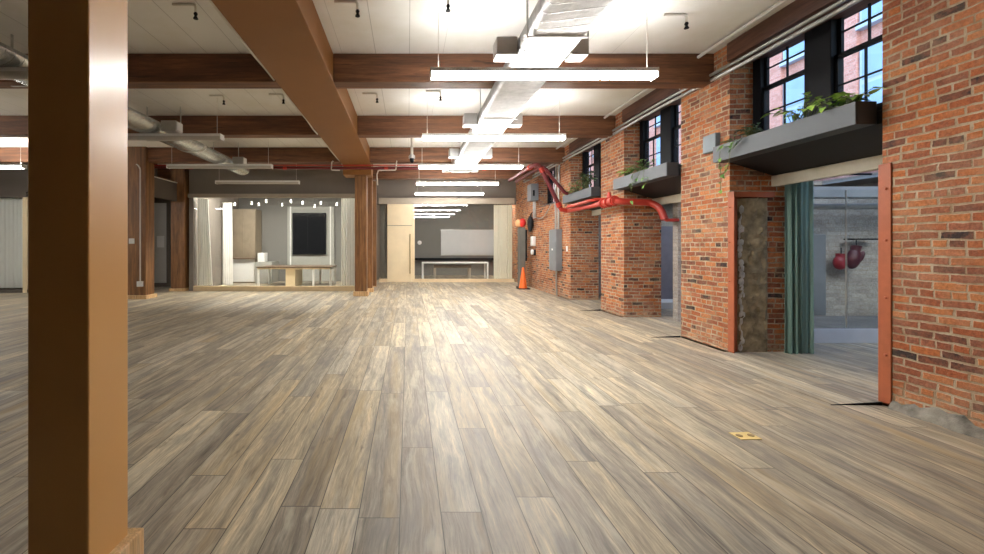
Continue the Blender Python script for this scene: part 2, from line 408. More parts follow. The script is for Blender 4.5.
# exterior brick wall: piers, spandrels under the windows, openings left free
OPEN = [(3.70, 5.46), (6.43, 8.13), (9.10, 10.80)]
WIN4 = (11.85, 13.50)
wb = B()
box(wb, WX, WB, -1.4, 3.70, 0, 2.62); box(wb, WX, 4.66, -1.4, 3.70, 2.62, CEIL)
box(wb, WX, WB, 5.46, 6.43, 0, 2.62); box(wb, WX, 4.66, 5.46, 6.43, 2.62, CEIL)
box(wb, WX, WB, 8.13, 9.10, 0, 2.62); box(wb, WX, 4.66, 8.13, 9.10, 2.62, CEIL)
box(wb, WX, WB, 10.80, 11.85, 0, 2.62); box(wb, WX, 4.66, 10.80, 11.85, 2.62, CEIL)
box(wb, WX, WB, 11.85, 13.50, 0, 2.62)
box(wb, WX, WB, 13.50, 21.2, 0, 2.62); box(wb, WX, 4.66, 13.50, 21.2, 2.62, CEIL)
for a, b in OPEN: box(wb, 4.80, WB, a, b, 2.32, 2.66)
for a, b in OPEN + [WIN4]: box(wb, 4.62, 4.66, a, b, 3.90, CEIL)
struct('wall_right', wb, 'brick', 'red brick wall with deep openings and piers')
# rough mortar at the foot of the near wall
fb = B()
n = 46
n = 150; rows = []
for i in range(n+1):
    yy = -1.0+i*(4.62/n); h0 = .085+.022*math.sin(i*.33)+.016*math.sin(i*1.13)+.026*random.random()
    d = .030+.010*math.sin(i*.71)+.012*random.random()
    rows.append([fb.verts.new(q) for q in ((WX-d-.015, yy, .0005), (WX-d, yy, h0*.35), (WX-d*.55, yy, h0*.75), (WX+.002, yy, h0), (WX+.002, yy, .0005))])
for a, b in zip(rows, rows[1:]):
    for k in range(4): fb.faces.new((a[k], a[k+1], b[k+1], b[k]))
struct('trim_1', fb, 'mortarfoot', 'rough grey mortar along the foot of the near brick wall', smooth=True)

# timber heads over the windows
for i, (a, b) in enumerate(OPEN+[WIN4]):
    solo('timber_lintel', box(B(), WX-.04, 4.62, a-.0, b+.0, 3.79, CEIL, .01), 'lintel',
         ['dark timber lintel over the nearest tall window', 'dark timber lintel over the second tall window from the camera',
          'dark timber lintel over the third tall window from the camera', 'dark timber lintel over the farthest window on the brick wall'][i],
         'lintel', 'timber lintels over the windows')

# ------------------------------------------------------------------ windows in the brick wall
def window(idx, a, b, z0):
    X = 4.50; w = thing('window_%d' % idx, (X, (a+b)/2, z0), 'black framed double sash window, number %d along the brick wall' % idx, None, None, 'structure')
    z1 = 3.90
    fr = B(); t = .07
    ym = (a+b)/2
    box(fr, X-.02, X+.10, a, a+.15, z0, z1, .006); box(fr, X-.02, X+.10, b-.12, b, z0, z1, .006)
    box(fr, X-.04, X+.10, ym-.15, ym+.15, z0, z1, .006)
    box(fr, X-.02, X+.10, a, b, z0, z0+.06); box(fr, X-.02, X+.10, a, b, z1-.06, z1)
    part('window_frame', fr, 'black', w)
    zm = 1.99+EYE
    for (s0, s1) in ((a+.15, ym-.15), (ym+.15, b-.12)):
        for (lo, hi, xo) in ((z0+.06, zm+.02, .0), (zm-.02, z1-.06, .035)):
            s = B(); x0, x1 = X+xo, X+xo+.03
            box(s, x0, x1, s0, s0+.035, lo, hi); box(s, x0, x1, s1-.035, s1, lo, hi)
            box(s, x0, x1, s0, s1, lo, lo+.045); box(s, x0, x1, s0, s1, hi-.045, hi)
            zc = 1.68+EYE if xo == 0 else 2.24+EYE
            box(s, x0+.006, x1-.006, s0, s1, zc-.008, zc+.008)
            yc = (s0+s1)/2; box(s, x0+.006, x1-.006, yc-.008, yc+.008, lo, hi)
            so = part('sash', s, 'black', w)
            g = B(); box(g, x0+.012, x0+.016, s0+.02, s1-.02, lo+.02, hi-.02); part('pane', g, 'window_glass', so)
    sl = B(); box(sl, WX+.02, X+.1, a, b, z0-.05, z0, .004); part('sill', sl, 'planter', w)
for i, (a, b) in enumerate(OPEN+[WIN4]): window(i+1, a, b, 2.66)

# red steel angles at the corners of the first opening, and the rough concrete jamb
def steel(name, label, boxes, bolts):
    t = thing(name, (boxes[0][0], boxes[0][2], 0.0), label, 'steel post', 'rust red steel angles of the near opening')
    for i, q in enumerate(boxes):
        part('flange', box(B(), *q, .004), 'red_steel', t)
    for (x, y, z) in bolts:
        part('bolt_head', lathe(B(), [(.013, 0), (.013, -.008), (.007, -.013)], (x, y, z), 8, 'x'), 'bolt', t, smooth=True)
    return t
zt = 2.10
steel('steel_post', 'rust red steel post on the near side of the green curtain opening', [(WX-.012, WX, 3.625, 3.725, .026, zt+.02), (WX, WX+.10, 3.702, 3.714, .026, zt+.02)],
      [(WX-.012, 3.66, z) for z in (.45, .95, 1.45, 1.9)])
steel('steel_post', 'rust red steel post beside the rough concrete jamb, left of the green curtain', [(WX-.012, WX, 5.37, 5.475, 0.026, zt), (WX, WX+.09, 5.446, 5.458, .026, zt)],
      [(WX-.012, 5.44, z) for z in (.45, .95, 1.45, 1.9)])
solo('steel_plate', box(B(), WX-.012, 4.74, 5.425, 5.458, 2.03, 2.10, .003), 'red_steel', 'dark red steel plate running back above the rough concrete jamb', 'steel plate')
cb = B(); nx, nz = 14, 64
grid = [[cb.verts.new((WX+.09+.40*i/nx, 5.462-(.005 if i in (0, nx) else .012+.012*abs(math.sin(i*1.7+j*.9)*math.cos(j*.37+i*.6))+.022*random.random()**2), .02+2.0*j/nz)) for j in range(nz+1)] for i in range(nx+1)]
back = [[cb.verts.new((WX+.09+.40*i/nx, 5.47, .02+2.0*j/nz)) for j in range(nz+1)] for i in range(nx+1)]
for i in range(nx):
    for j in range(nz): cb.faces.new((grid[i][j], grid[i+1][j], grid[i+1][j+1], grid[i][j+1]))
struct('trim_2', cb, 'concrete', 'rough brown concrete infill in the jamb beside the green curtain', smooth=True)
mb = B()
for j in range(22):
    z0 = .05+j*.085; w = .015+.035*random.random(); x0 = WX+.10+.03*random.random()
    bmesh.ops.create_icosphere(mb, subdivisions=1, radius=1, matrix=Matrix.Translation((x0+w*.5, 5.44, z0+.04)) @ Matrix.Diagonal((w, .012, .06, 1)))
struct('trim_3', mb, 'limewash', 'white lime mortar smears on the edge of the concrete infill', smooth=True)

# planters below the windows, with their sloping soffits and cream headers
PL = []
plab = ['slate grey planter box under the nearest window, above the green curtain', 'slate grey planter box above the valve of the red pipe', 'slate grey planter box at the lower end of the slanting red pipes']
for i, (a, b) in enumerate(OPEN):
    y0, y1 = (a+.04, b+.03); X0 = 3.985; zb, ztop = 2.485, 2.69
    t = thing('window_planter', (X0, (y0+y1)/2, zb), plab[i], 'planter', 'slate planters under the windows')
    p = B(); box(p, X0, X0+.012, y0, y1, zb, ztop, .003); box(p, X0+.012, WX-.004, y0, y0+.012, zb, ztop, .003); box(p, X0+.012, WX-.004, y1-.012, y1, zb, ztop, .003)
    box(p, X0+.012, WX-.004, y0+.012, y1-.012, zb, zb+.012)
    part('box', p, 'planter', t)
    s = B(); box(s, X0+.012, WX-.006, y0+.012, y1-.012, zb+.012, ztop-.03); part('soil', s, 'soil', t)
    PL.append((X0, y0, y1, ztop))
    sf = B(); poly_prism(sf, [(WX+.002, a, 2.485), (4.76, a, 2.31), (4.76, a, 2.34), (4.5, a, 2.60), (WX+.002, a, 2.60)], (0, b-a, 0))
    struct('trim_%d' % (4+i), sf, 'soffit', 'charcoal sloping soffit under planter %d' % (i+1))
    hd = B(); box(hd, 4.72, 4.80, a, b, 2.175, 2.31, .004)
    struct('trim_%d' % (8+i), hd, 'cream', 'cream painted header of opening %d' % (i+1))

# sloping thresholds at the openings
for i, (a, b) in enumerate(OPEN):
    tb = B(); poly_prism(tb, [(3.74, a+.0, .001), (WX+.0, a, .001), (WX, a, .026), (3.74, a, .004)], (0, b-a, 0))
    t = thing('threshold_ramp', (3.96, (a+b)/2, 0), ['low plank ramp on the floor in front of the green curtain opening', 'low plank ramp on the floor at the opening under the valve', 'low plank ramp on the floor at the opening nearest the electrical cabinet'][i], 'ramp', 'low floor ramps at the openings')
    part('deck', tb, 'floor', t)
    eb = B(); poly_prism(eb, [(3.72, a-.008, .001), (WX-.014, a-.008, .001), (WX-.014, a-.008, .027), (3.72, a-.008, .003)], (0, .008, 0))
    part('edge_strip', eb, 'black', t, 'dark edge of the ramp')

# ------------------------------------------------------------------ the annex behind the openings
struct('floor_annex', box(B(), WX, 9.0, 2.4, 11.6, -.1, .026), 'floor')
struct('wall_annex_near', box(B(), WB, 9.2, 2.2, 2.4, 0, 2.62), 'brick_grey')
struct('wall_annex_outer', box(B(), 9.0, 9.2, 2.4, 11.6, 0, 2.62), 'brick_grey')
struct('wall_annex_end', box(B(), WB, 9.2, 11.6, 11.8, 0, 2.62), 'brick_grey')
# wall behind the platform, slightly turned, with clerestory above
aw = B()
poly_prism(aw, [(WB, 7.62, 0), (9.0, 6.95, 0), (9.0, 7.10, 0), (WB, 7.77, 0)], (0, 0, 2.36))
struct('wall_annex_back', aw, 'brick_grey', 'grey painted brick wall behind the glass of the near opening')
# annex roof with rooflights
rb = B()
box(rb, WB, 9.2, 2.2, 3.2, 2.62, 2.70); box(rb, WB, 5.35, 3.2, 11.8, 2.62, 2.70); box(rb, 8.3, 9.2, 3.2, 11.8, 2.62, 2.70)
box(rb, 5.35, 8.3, 6.3, 6.7, 2.62, 2.70); box(rb, 5.35, 8.3, 8.4, 8.9, 2.62, 2.70); box(rb, 5.35, 8.3, 10.6, 11.8, 2.62, 2.70)
struct('ceiling_annex', rb, 'wall_grey')
for i, (y0, y1) in enumerate(((3.2, 6.3), (6.7, 8.4), (8.9, 10.6))):
    w = thing('window_%d' % (5+i), (6.8, (y0+y1)/2, 2.65), 'annex rooflight %d' % (i+1), None, None, 'structure')
    part('pane', box(B(), 5.35, 8.3, y0, y1, 2.65, 2.656), 'window_glass', w)
    f = B()
    for k in range(4): box(f, 5.35+k*.983-.02, 5.35+k*.983+.02, y0, y1, 2.62, 2.65)
    part('window_frame', f, 'panel_grey', w)
solo('ceiling_girder', box(B(), WB, 9.0, 6.42, 6.60, 2.14, 2.31, .01), 'panel_grey', 'dark grey beam seen under the rooflight behind the green curtain opening', 'beam')
solo('overhead_pipe', tube(B(), [(WB+.02, 6.9, 2.03), (8.98, 6.52, 2.03)], .045, 12), 'conduit', 'grey pipe under the dark beam behind the green curtain opening', 'pipe', smooth=True)
pt = thing('platform', (6.8, 6.5, .026), 'pale blue raised platform behind the green curtain opening', 'platform')
part('riser', box(B(), 5.3, 9.0, 5.94, 5.97, .026, .225, .004), 'platform', pt)
part('top', box(B(), 5.3, 9.0, 5.97, 6.9, .19, .224), 'platform_top', pt)
part('top', box(B(), 5.3, 8.0, 6.9, 7.06, .19, .224), 'platform_top', pt)
gp = thing('glass_screen', (6.8, 6.0, .225), 'clear glass screen standing on the edge of the pale blue platform', 'glass screen')
for (x0, x1) in ((5.31, 6.245), (6.255, 7.4), (7.41, 8.9)):
    part('pane', box(B(), x0, x1, 5.985, 5.995, .228, 2.20), 'glass', gp)
part('joint', box(B(), 6.244, 6.256, 5.982, 5.998, .228, 2.20), 'chrome', gp)
solo('wall_pier', box(B(), 6.82, 7.06, 7.09, 7.31, .226, 1.6, .01), 'panel_grey', 'dark grey pier on the wall behind the glass screen', 'pier')

def glove(loc, mat, cuff, tilt, label):
    t = thing('boxing_glove', loc, label, 'boxing glove', 'boxing gloves hung on the grey wall')
    R = Matrix.Translation(loc) @ Matrix.Rotation(tilt, 4, 'Y') @ Matrix.Diagonal((.82, .82, .82 if mat == 'leather_red' else 1.18, 1))
    b = B(); bmesh.ops.create_uvsphere(b, u_segments=18, v_segments=12, radius=1, matrix=R @ Matrix.Translation((0, 0, -.18)) @ Matrix.Diagonal((.125, .10, .15, 1)))
    part('body', b, mat, t, smooth=True)
    c = B(); lathe(c, [(.085, .0), (.075, -.07), (.085, -.12)], (0, 0, 0), 16); bmesh.ops.transform(c, matrix=R, verts=c.verts[:])
    part('cuff', c, cuff, t, smooth=True)
    th = B(); bmesh.ops.create_uvsphere(th, u_segments=12, v_segments=8, radius=1, matrix=R @ Matrix.Translation((.12, -.02, -.14)) @ Matrix.Rotation(.35, 4, 'Y') @ Matrix.Diagonal((.045, .05, .095, 1)))
    part('thumb', th, mat, t, smooth=True)
    st = B(); tube(st, [Vector(loc)+Vector((0, 0, 0)), Vector(loc)+Vector((.03, .03, .10))], .008, 6); part('strap', st, 'black', t)
    return t
glove((7.25, 7.03, 1.27), 'leather_red', 'leather_red', .1, 'bright red boxing glove, the left one of the pair on the grey wall')
glove((7.45, 6.98, 1.40), 'leather_dark', 'leather_dark', .22, 'dark maroon boxing glove, the right one of the pair on the grey wall')
solo('wall_hook', box(B(), 7.36, 7.78, 6.94, 7.10, 1.50, 1.525, .004), 'black', 'black bar above the maroon boxing glove on the grey wall', 'hook')

# second bay of the annex: pale step and bluish panel
solo('pale_step', box(B(), 5.0, 7.6, 9.15, 9.75, .026, .17, .006), 'white', 'white step seen through the narrow opening below the red pipe elbow', 'step')
solo('partition_board', box(B(), 4.95, 8.6, 9.80, 9.86, .026, 1.86, .004), 'panel_mauve', 'blue-grey board partition seen below the red pipe elbow', 'partition')

# curtains -------------------------------------------------
def curtain(name, a, b, z0, z1, folds, depth, mat, label, flare=1.0, group=None, seed=1):
    """pleated sheet from a to b (xy), narrower at the top by 1/flare"""
    rnd = random.Random(seed); bm = B(); a = Vector((*a, 0)); b = Vector((*b, 0)); d = b-a; nrm = Vector((-d.y, d.x, 0)).normalized()
    n = folds*8; nz = 10; ph = [rnd.uniform(-.5, .5) for _ in range(folds+1)]
    def row(off):
        R = []
        for j in range(nz+1):
            t = j/nz; z = z0+(z1-z0)*t; ws = 1/flare+(1-1/flare)*(1-t)
            r = []
            for i in range(n+1):
                s = i/n; k = s*folds; q = ph[min(int(k), folds)]
                amp = depth*(.6+.4*math.sin(k*1.3+q))*(1-.35*t)
                p = a+d*(s*ws+.5*(1-ws)*(1 if flare < 0 else 0)) + nrm*(math.sin(2*math.pi*k+q*.6+.25*t)*amp+off)
                r.append(bm.verts.new((p.x, p.y, z)))
            R.append(r)
        return R
    f, g = row(0), row(.006)
    for j in range(nz):
        for i in range(n):
            bm.faces.new((f[j][i], f[j][i+1], f[j+1][i+1], f[j+1][i])); bm.faces.new((g[j][i], g[j+1][i], g[j+1][i+1], g[j][i+1]))
    for j in range(nz):
        bm.faces.new((f[j][0], f[j+1][0], g[j+1][0], g[j][0])); bm.faces.new((f[j][n], g[j][n], g[j+1][n], f[j+1][n]))
    for i in range(n):
        bm.faces.new((f[0][i], g[0][i], g[0][i+1], f[0][i+1])); bm.faces.new((f[nz][i], f[nz][i+1], g[nz][i+1], g[nz][i]))
    return solo(name, bm, mat, label, 'curtain', group, smooth=True)
curtain('curtain', (4.815, 5.36), (5.165, 5.35), .03, 2.30, 5, .045, 'green', 'sage green curtain gathered at the side of the near opening', seed=3)
solo('curtain_rail', tube(B(), [(4.91, 5.35, 2.315), (5.9, 5.35, 2.315)], .014, 8), 'black', 'short dark rail carrying the sage green curtain', 'curtain rail')

# ------------------------------------------------------------------ timber frame of the room
solo('main_girder', box(B(), -1.80, -1.02, -1.2, 12.35, BEAM, CEIL, .008), 'girder', 'wide brown painted girder running away from camera along the ceiling', 'beam')
names = {0: 'nearest', 1: 'second', 2: 'third', 3: 'fourth', 4: 'fifth'}
BY = [0.27, 3.0, 5.73, 8.46, 11.19, 13.92]
order = ['nearest visible', 'second', 'third', 'fourth']
for i, y in enumerate(BY):
    for side, (x0, x1) in (('right', (-1.02, WX+.15)), ('left', (-14.0, -1.80))):
        if y > 12 : x0, x1 = (-1.30, WX+.1) if side == 'right' else (-14.0, -1.30)
        x1c = min(x1, WX)
        bb = box(B(), x0, x1c, y, y+.26, BEAM, CEIL, .012)
        if i < 2:
            if i == 0: bb.free(); continue
            lab = 'dark timber cross beam over the near column, %s of the girder' % side
        else:
            lab = 'dark timber cross beam on the %s of the brown girder, %s from the camera' % (side, order[i-2])
        solo('cross_beam', bb, 'beam', lab, 'beam', 'timber cross beams')

def column(x0, x1, y0, y1, ztop, mat, ph, pe, label, capital=None, pmat='plinth'):
    t = thing('timber_column', ((x0+x1)/2, (y0+y1)/2, 0), label, 'column', 'columns')
    part('shaft', box(B(), x0, x1, y0, y1, 0, ztop, .006), mat, t)
    part('plinth', box(B(), x0-pe, x1+pe, y0-pe, y1+pe, 0, ph, .006), pmat, t, 'pale raw wood plinth')
    if capital: part('capital', box(B(), *capital, .006), 'girder', t)
    return t
column(-1.411, -1.185, 1.556, 1.780, BEAM, 'column_paint', .181, .042, 'large smooth brown column close to the camera with pale wood plinth')
column(-1.49, -1.16, 11.76, 12.09, 3.39, 'post', .13, .04, 'brown timber column under the far end of the wide girder', (-1.80, -1.02, 11.62, 12.2, 3.375, BEAM))
column(-1.36, -1.09, 12.75, 12.98, CEIL, 'post', .12, .035, 'timber column just behind the girder-end column')
column(-1.33, -1.10, 14.5, 14.73, BEAM, 'post', .02, .01, 'timber post farthest back beside the grey curtain of the birch door')
column(-7.42, -6.93, 11.1, 11.48, CEIL, 'post', .10, .05, 'timber column with conduit and outlet box, seen beside the near column')
column(-7.34, -6.92, 13.0, 13.35, CEIL, 'post', .09, .04, 'timber column at left edge of the glazed meeting room')

# conduit and boxes on the left column
cd = thing('column_conduit', (-7.02, 11.07, .35), 'thin white conduit with outlet box running down the left timber column', 'conduit')
part('pipe', tube(B(), [(-7.6, 11.5, 3.56), (-7.15, 11.08, 3.56), (-7.06, 11.075, 3.45), (-7.06, 11.075, .46)], .017, 8, .08), 'offwhite', cd, smooth=True)
part('outlet_box', box(B(), -7.13, -6.99, 11.03, 11.1, .33, .47, .006), 'white', cd)
solo('wall_thermostat', box(B(), -7.36, -7.22, 11.065, 11.098, 1.46, 1.6, .008), 'white', 'small white control plate on the left timber column', 'thermostat')

# ------------------------------------------------------------------ ceiling light strips
def light(loc, lit, label, group):
    x, y, z = loc
    t = thing('strip_light', loc, label, 'ceiling light', group)
    L = 1.26
    h = B(); poly_prism(h, [(x-L, y-.075, z+.107), (x-L, y+.075, z+.107), (x-L, y+.072, z+.15), (x-L, y+.060, z+.15), (x-L, y+.060, z+.114), (x-L, y-.060, z+.114), (x-L, y-.060, z+.15), (x-L, y-.072, z+.15)], (2*L, 0, 0))
    part('housing', h, 'white', t)
    part('uplight_lens', box(B(), x-L+.03, x+L-.03, y-.055, y+.055, z+.115, z+.122), 'uplight_on' if lit else 'fixture_off', t)
    d = B(); seg = 8
    pts = [(x-L+.015, y+.07*math.cos(math.pi+math.pi*k/seg), z+.108+.062*math.sin(math.pi+math.pi*k/seg)) for k in range(seg+1)]
    poly_prism(d, pts, (2*L-.03, 0, 0)); part('diffuser', d, 'fixture_on' if lit else 'fixture_off', t)
    for s in (-1, 1):
        e = B(); poly_prism(e, [(x+s*L-.01*(s > 0)-.0*(s < 0), y-.076, z+.05), (x+s*L-.01*(s > 0), y+.076, z+.05), (x+s*L-.01*(s > 0), y+.076, z+.15), (x+s*L-.01*(s > 0), y-.076, z+.15)], (.012, 0, 0))
        part('end_cap', e, 'white', t)
        r = B(); tube(r, [(x+s*(L-.09), y, z+.122), (x+s*(L-.09), y, CEIL-.004)], .004, 6); part('hanger', r, 'offwhite', t)
    return t
LY = [4.71, 7.44, 10.17, 12.90, 15.40]
zl = 3.225
lamp_on = light((1.51, LY[0], zl), True, 'lit white strip light nearest the camera, in front of the foil duct', 'lit strip lights on the right')
labs = ['lit white strip light second from the camera under the foil duct', 'lit white strip light third from the camera, level with the red pipes',
        'lit white strip light second from the far partition', 'lit white strip light directly above the birch door partition']
for y, l in zip(LY[1:-1], labs): dup(lamp_on, (1.51, y, zl), l)
last = light((1.51, LY[-1], zl), True, labs[-1], 'lit strip lights on the right')
for ch in last.children:
    if ch.name.startswith('diffuser'): ch.data.materials[0] = MT['fixture_dim']
    if ch.name.startswith('uplight'): ch.data.materials[0] = MT['fixture_off']
lamp_off = light((-4.55, LY[0], zl), False, 'unlit strip light mostly hidden behind the near brown column', 'unlit strip lights on the left')
for y, l in zip((LY[1], LY[2], 12.72), ['unlit grey strip light below the spiral duct, nearer one', 'unlit grey strip light under the end of the spiral duct', 'unlit grey strip light just above the glazed meeting room']):
    dup(lamp_off, (-4.55, y, zl), l)
bay_lamp = light((-10.55, LY[0], zl), True, 'lit strip light in the far left bay, outside the picture beside the near column', 'lit strip lights on the far left')
for ch in bay_lamp.children:
    if ch.name.startswith('uplight'): ch.data.materials[0] = MT['uplight_strong']
    if ch.name.startswith('diffuser'): ch.data.materials[0] = MT['fixture_dim']
l3 = dup(bay_lamp, (-10.55, LY[2], zl), 'lit strip light at the far left edge, left of the near column'); l3['group'] = 'lit strip lights on the far left'
l4 = dup(bay_lamp, (-10.55, LY[1], zl), 'lit strip light in the far left bay, hidden beyond the near column'); l4['group'] = 'lit strip lights on the far left'

# ------------------------------------------------------------------ ducts
def roundbox(bm, x0, x1, z0, z1, y0, y1, r, seg=5, ny=1):
    pts = []
    for (cx, cz, a0) in ((x1-r, z1-r, 0), (x0+r, z1-r, 90), (x0+r, z0+r, 180), (x1-r, z0+r, 270)):
        for k in range(seg+1):
            a = math.radians(a0+90*k/seg); pts.append((cx+r*math.cos(a), cz+r*math.sin(a)))
    rings = [[bm.verts.new((p[0], y0+(y1-y0)*j/ny, p[1])) for p in pts] for j in range(ny+1)]
    n = len(pts)
    for a, b in zip(rings, rings[1:]):
        for k in range(n): bm.faces.new((a[k], a[(k+1) % n], b[(k+1) % n], b[k]))
    bm.faces.new(rings[0]); bm.faces.new(rings[-1][::-1]); return bm
dt = thing('foil_duct', (1.43, 5.0, 3.4), 'wide silver foil-wrapped air duct hanging over the right side of the room', 'duct')
for k, (y0, y1) in enumerate([(-1.15, 1.5), (1.52, 4.30), (4.32, 7.0), (7.02, 9.6), (9.62, 11.5)]):
    part('duct_section', roundbox(B(), 1.146, 1.716, 3.40, 3.615, y0, y1, .075), 'foil', dt, smooth=True)
for y in (4.40, 6.95, 9.45, 11.28):
    part('side_outlet', box(B(), .93, 1.150, y, y+.2, 3.41, 3.60, .012), 'steel', dt)
    part('side_outlet', box(B(), 1.712, 1.90, y, y+.2, 3.41, 3.60, .012), 'steel', dt)
for y in (2.0, 4.0, 6.6, 9.2, 10.9):
    s = B(); box(s, 1.139, 1.723, y, y+.035, 3.392, 3.40); box(s, 1.137, 1.146, y, y+.035, 3.392, CEIL-.003); box(s, 1.716, 1.725, y, y+.035, 3.392, CEIL-.003)
    part('hanger_strap', s, 'steel', dt)
# flat-oval spiral duct on the left, tapering end
d2 = thing('spiral_duct', (-4.6, 5.0, 3.39), 'grey galvanised spiral duct hanging over the left bay', 'duct')
secs = [(-1.15, 3.3, .31), (3.32, 6.2, .31), (6.22, 8.9, .30), (8.92, 11.05, .28)]
for y0, y1, r in secs:
    part('duct_section', tube(B(), [(-4.6, y0, 3.507), (-4.6, y1, 3.507)], r, 20, sy=.39), 'galv', d2, smooth=True)
for y0, y1, r in secs[:-1]:
    part('collar', tube(B(), [(-4.6, y1-.05, 3.507), (-4.6, y1+.06, 3.507)], r+.008, 20, sy=.39), 'steel', d2, smooth=True)
part('end_nozzle', tube(B(), [(-4.6, 11.05, 3.50), (-4.5, 11.45, 3.42)], .24, 16, taper=.19, sy=.5), 'galv', d2, smooth=True)
for y in (5.0, 7.35, 10.35):
    ou = part('side_outlet', box(B(), -4.33, -4.06, y, y+.22, 3.42, 3.60, .01), 'steel', d2)
    part('grille', box(B(), -4.058, -4.05, y+.02, y+.20, 3.44, 3.58), 'white', ou)
for y in (2.2, 5.2, 7.9, 10.6):
    s = B(); box(s, -4.92, -4.913, y, y+.03, 3.50, CEIL-.003); box(s, -4.287, -4.28, y, y+.03, 3.50, CEIL-.003); box(s, -4.92, -4.28, y, y+.03, 3.379, 3.384)
    part('hanger_strap', s, 'steel', d2)

# ------------------------------------------------------------------ red sprinkler pipes
rp = thing('sprinkler_main', (-1.0, 11.6, 3.55), 'thick dark red sprinkler pipe crossing the room below the ceiling', 'pipe')
part('pipe', tube(B(), [(-7.6, 11.62, 3.585), (3.15, 11.62, 3.53)], .037, 12), 'red_shaded', rp, smooth=True)
for x in (-6.0, -3.4, -.6, 2.1): part('coupling', tube(B(), [(x-.05, 11.62, 3.58-.0051*(x+7.6)), (x+.05, 11.62, 3.58-.0051*(x+7.6))], .048, 12), 'red_pipe', rp, smooth=True)
solo('sprinkler_branch', tube(B(), [(-7.6, 11.52, 3.615), (2.6, 11.52, 3.615)], .017, 10), 'red_pipe', 'thin bright red sprinkler pipe just above the thick dark red one', 'pipe', smooth=True)
r1 = thing('standpipe', (3.6, 9.9, 2.2), 'red standpipe slanting down from the ceiling to the valve on the pier', 'pipe')
part('upper_run', tube(B(), [(3.10, 12.8, 3.40), (3.10, 10.45, 3.40), (3.20, 10.24, 3.38), (3.735, 10.26, 2.31)], .050, 14, .10), 'red_shaded', r1, smooth=True)
part('wall_run', tube(B(), [(3.72, 10.259, 2.34), (3.745, 10.262, 2.29), (3.93, 10.30, 2.26), (3.93, 8.45, 2.26)], .052, 14, .06), 'red_pipe', r1, smooth=True)
part('coupling', tube(B(), [(3.235, 10.242, 3.31), (3.29, 10.244, 3.20)], .066, 14), 'red_pipe', r1, smooth=True)
part('coupling', tube(B(), [(3.66, 10.255, 2.46), (3.71, 10.257, 2.36)], .066, 14), 'red_pipe', r1, smooth=True)
part('coupling', tube(B(), [(3.10, 10.62, 3.40), (3.10, 10.74, 3.40)], .066, 14), 'red_pipe', r1, smooth=True)
vv = part('valve', tube(B(), [(3.93, 8.45, 2.26), (3.93, 7.95, 2.26)], .072, 16), 'red_pipe', r1, 'red valve body with flanges', smooth=True)
for y in (8.43, 8.22, 8.0):
    part('flange', tube(B(), [(3.93, y-.02, 2.26), (3.93, y+.02, 2.26)], .098, 16), 'red_pipe', vv, smooth=True)
part('bonnet', lathe(B(), [(.045, 0), (.045, .07), (.03, .09), (.03, .13)], (3.93, 8.21, 2.32), 12), 'red_pipe', vv, smooth=True)
part('lower_run', tube(B(), [(3.93, 7.96, 2.26), (4.0, 7.92, 2.24), (4.56, 7.90, 2.22), (4.64, 7.72, 2.10), (4.66, 7.62, 1.88)], .062, 14, .16), 'red_pipe', r1, smooth=True)
part('cross_run', tube(B(), [(4.66, 7.62, 1.92), (4.68, 7.62, 1.87), (4.895, 7.60, 1.87)], .03, 10, .03), 'red_pipe', r1, smooth=True)
r2 = thing('branch_standpipe', (3.7, 10.1, 2.7), 'second dark red pipe slanting behind the standpipe towards the far planter', 'pipe')
part('slanting_run', tube(B(), [(3.32, 12.9, 3.38), (3.32, 10.55, 3.38), (3.36, 10.42, 3.36), (3.88, 10.40, 2.72), (3.96, 10.40, 2.70)], .042, 12, .08), 'red_shaded', r2, smooth=True)
part('coupling', tube(B(), [(3.40, 10.42, 3.31), (3.47, 10.416, 3.22)], .056, 12), 'red_shaded', r2, smooth=True)
solo('red_pipe', tube(B(), [(3.82, 10.02, 2.33), (3.82, 8.9, 2.35), (3.90, 8.8, 2.37), (4.16, 8.8, 2.37)], .038, 12, .06), 'red_pipe', 'short red pipe above the long one, below the far planter', 'pipe', smooth=True)

# ------------------------------------------------------------------ conduits and small ceiling gear
cn = thing('wall_conduits', (4.12, 8.0, 3.66), 'pair of grey conduits running along the brick wall below the ceiling', 'conduit')
for (x, z, r) in ((4.125, 3.73, .020), (4.14, 3.665, .024)):
    pts = [(x+.004*math.sin(k*1.9), 1.5+k*.9, z+.010*math.sin(k*1.3)) for k in range(16)]
    part('conduit', tube(B(), pts, r, 8), 'conduit', cn, smooth=True)
for y in (2.6, 5.95, 8.6, 11.3): part('clip', box(B(), 4.10, WX, y, y+.03, 3.63, 3.76, .004), 'steel', cn)
solo('ceiling_conduit', tube(B(), [(3.955+.008*math.sin(k*2.1), 2.0+k*.95, 3.985+.012*math.sin(k*1.4)) for k in range(14)], .022, 8), 'white', 'white conduit along the ceiling just inside the brick wall', 'conduit', smooth=True)
solo('girder_cable', tube(B(), [(-1.826-.006*math.sin(k*2.7), 1.5+k*.55, 3.66+.012*math.sin(k*1.9)) for k in range(20)], .014, 8), 'offwhite', 'white cable clipped along the left edge of the brown girder', 'cable', smooth=True)
for (y, x0, l) in ((4.0, 3.2, 'nearest'), (6.35, 3.55, 'second'), (9.0, 3.6, 'third')):
    solo('conduit_drop', tube(B(), [(x0, y, CEIL-.02), (4.02, y, CEIL-.02), (4.10, y, 3.94), (4.11, y, 3.76)], .012, 8, .08), 'conduit', 'grey conduit bending from ceiling to the wall conduits, %s of three' % l, 'conduit', 'conduit drops', smooth=True)
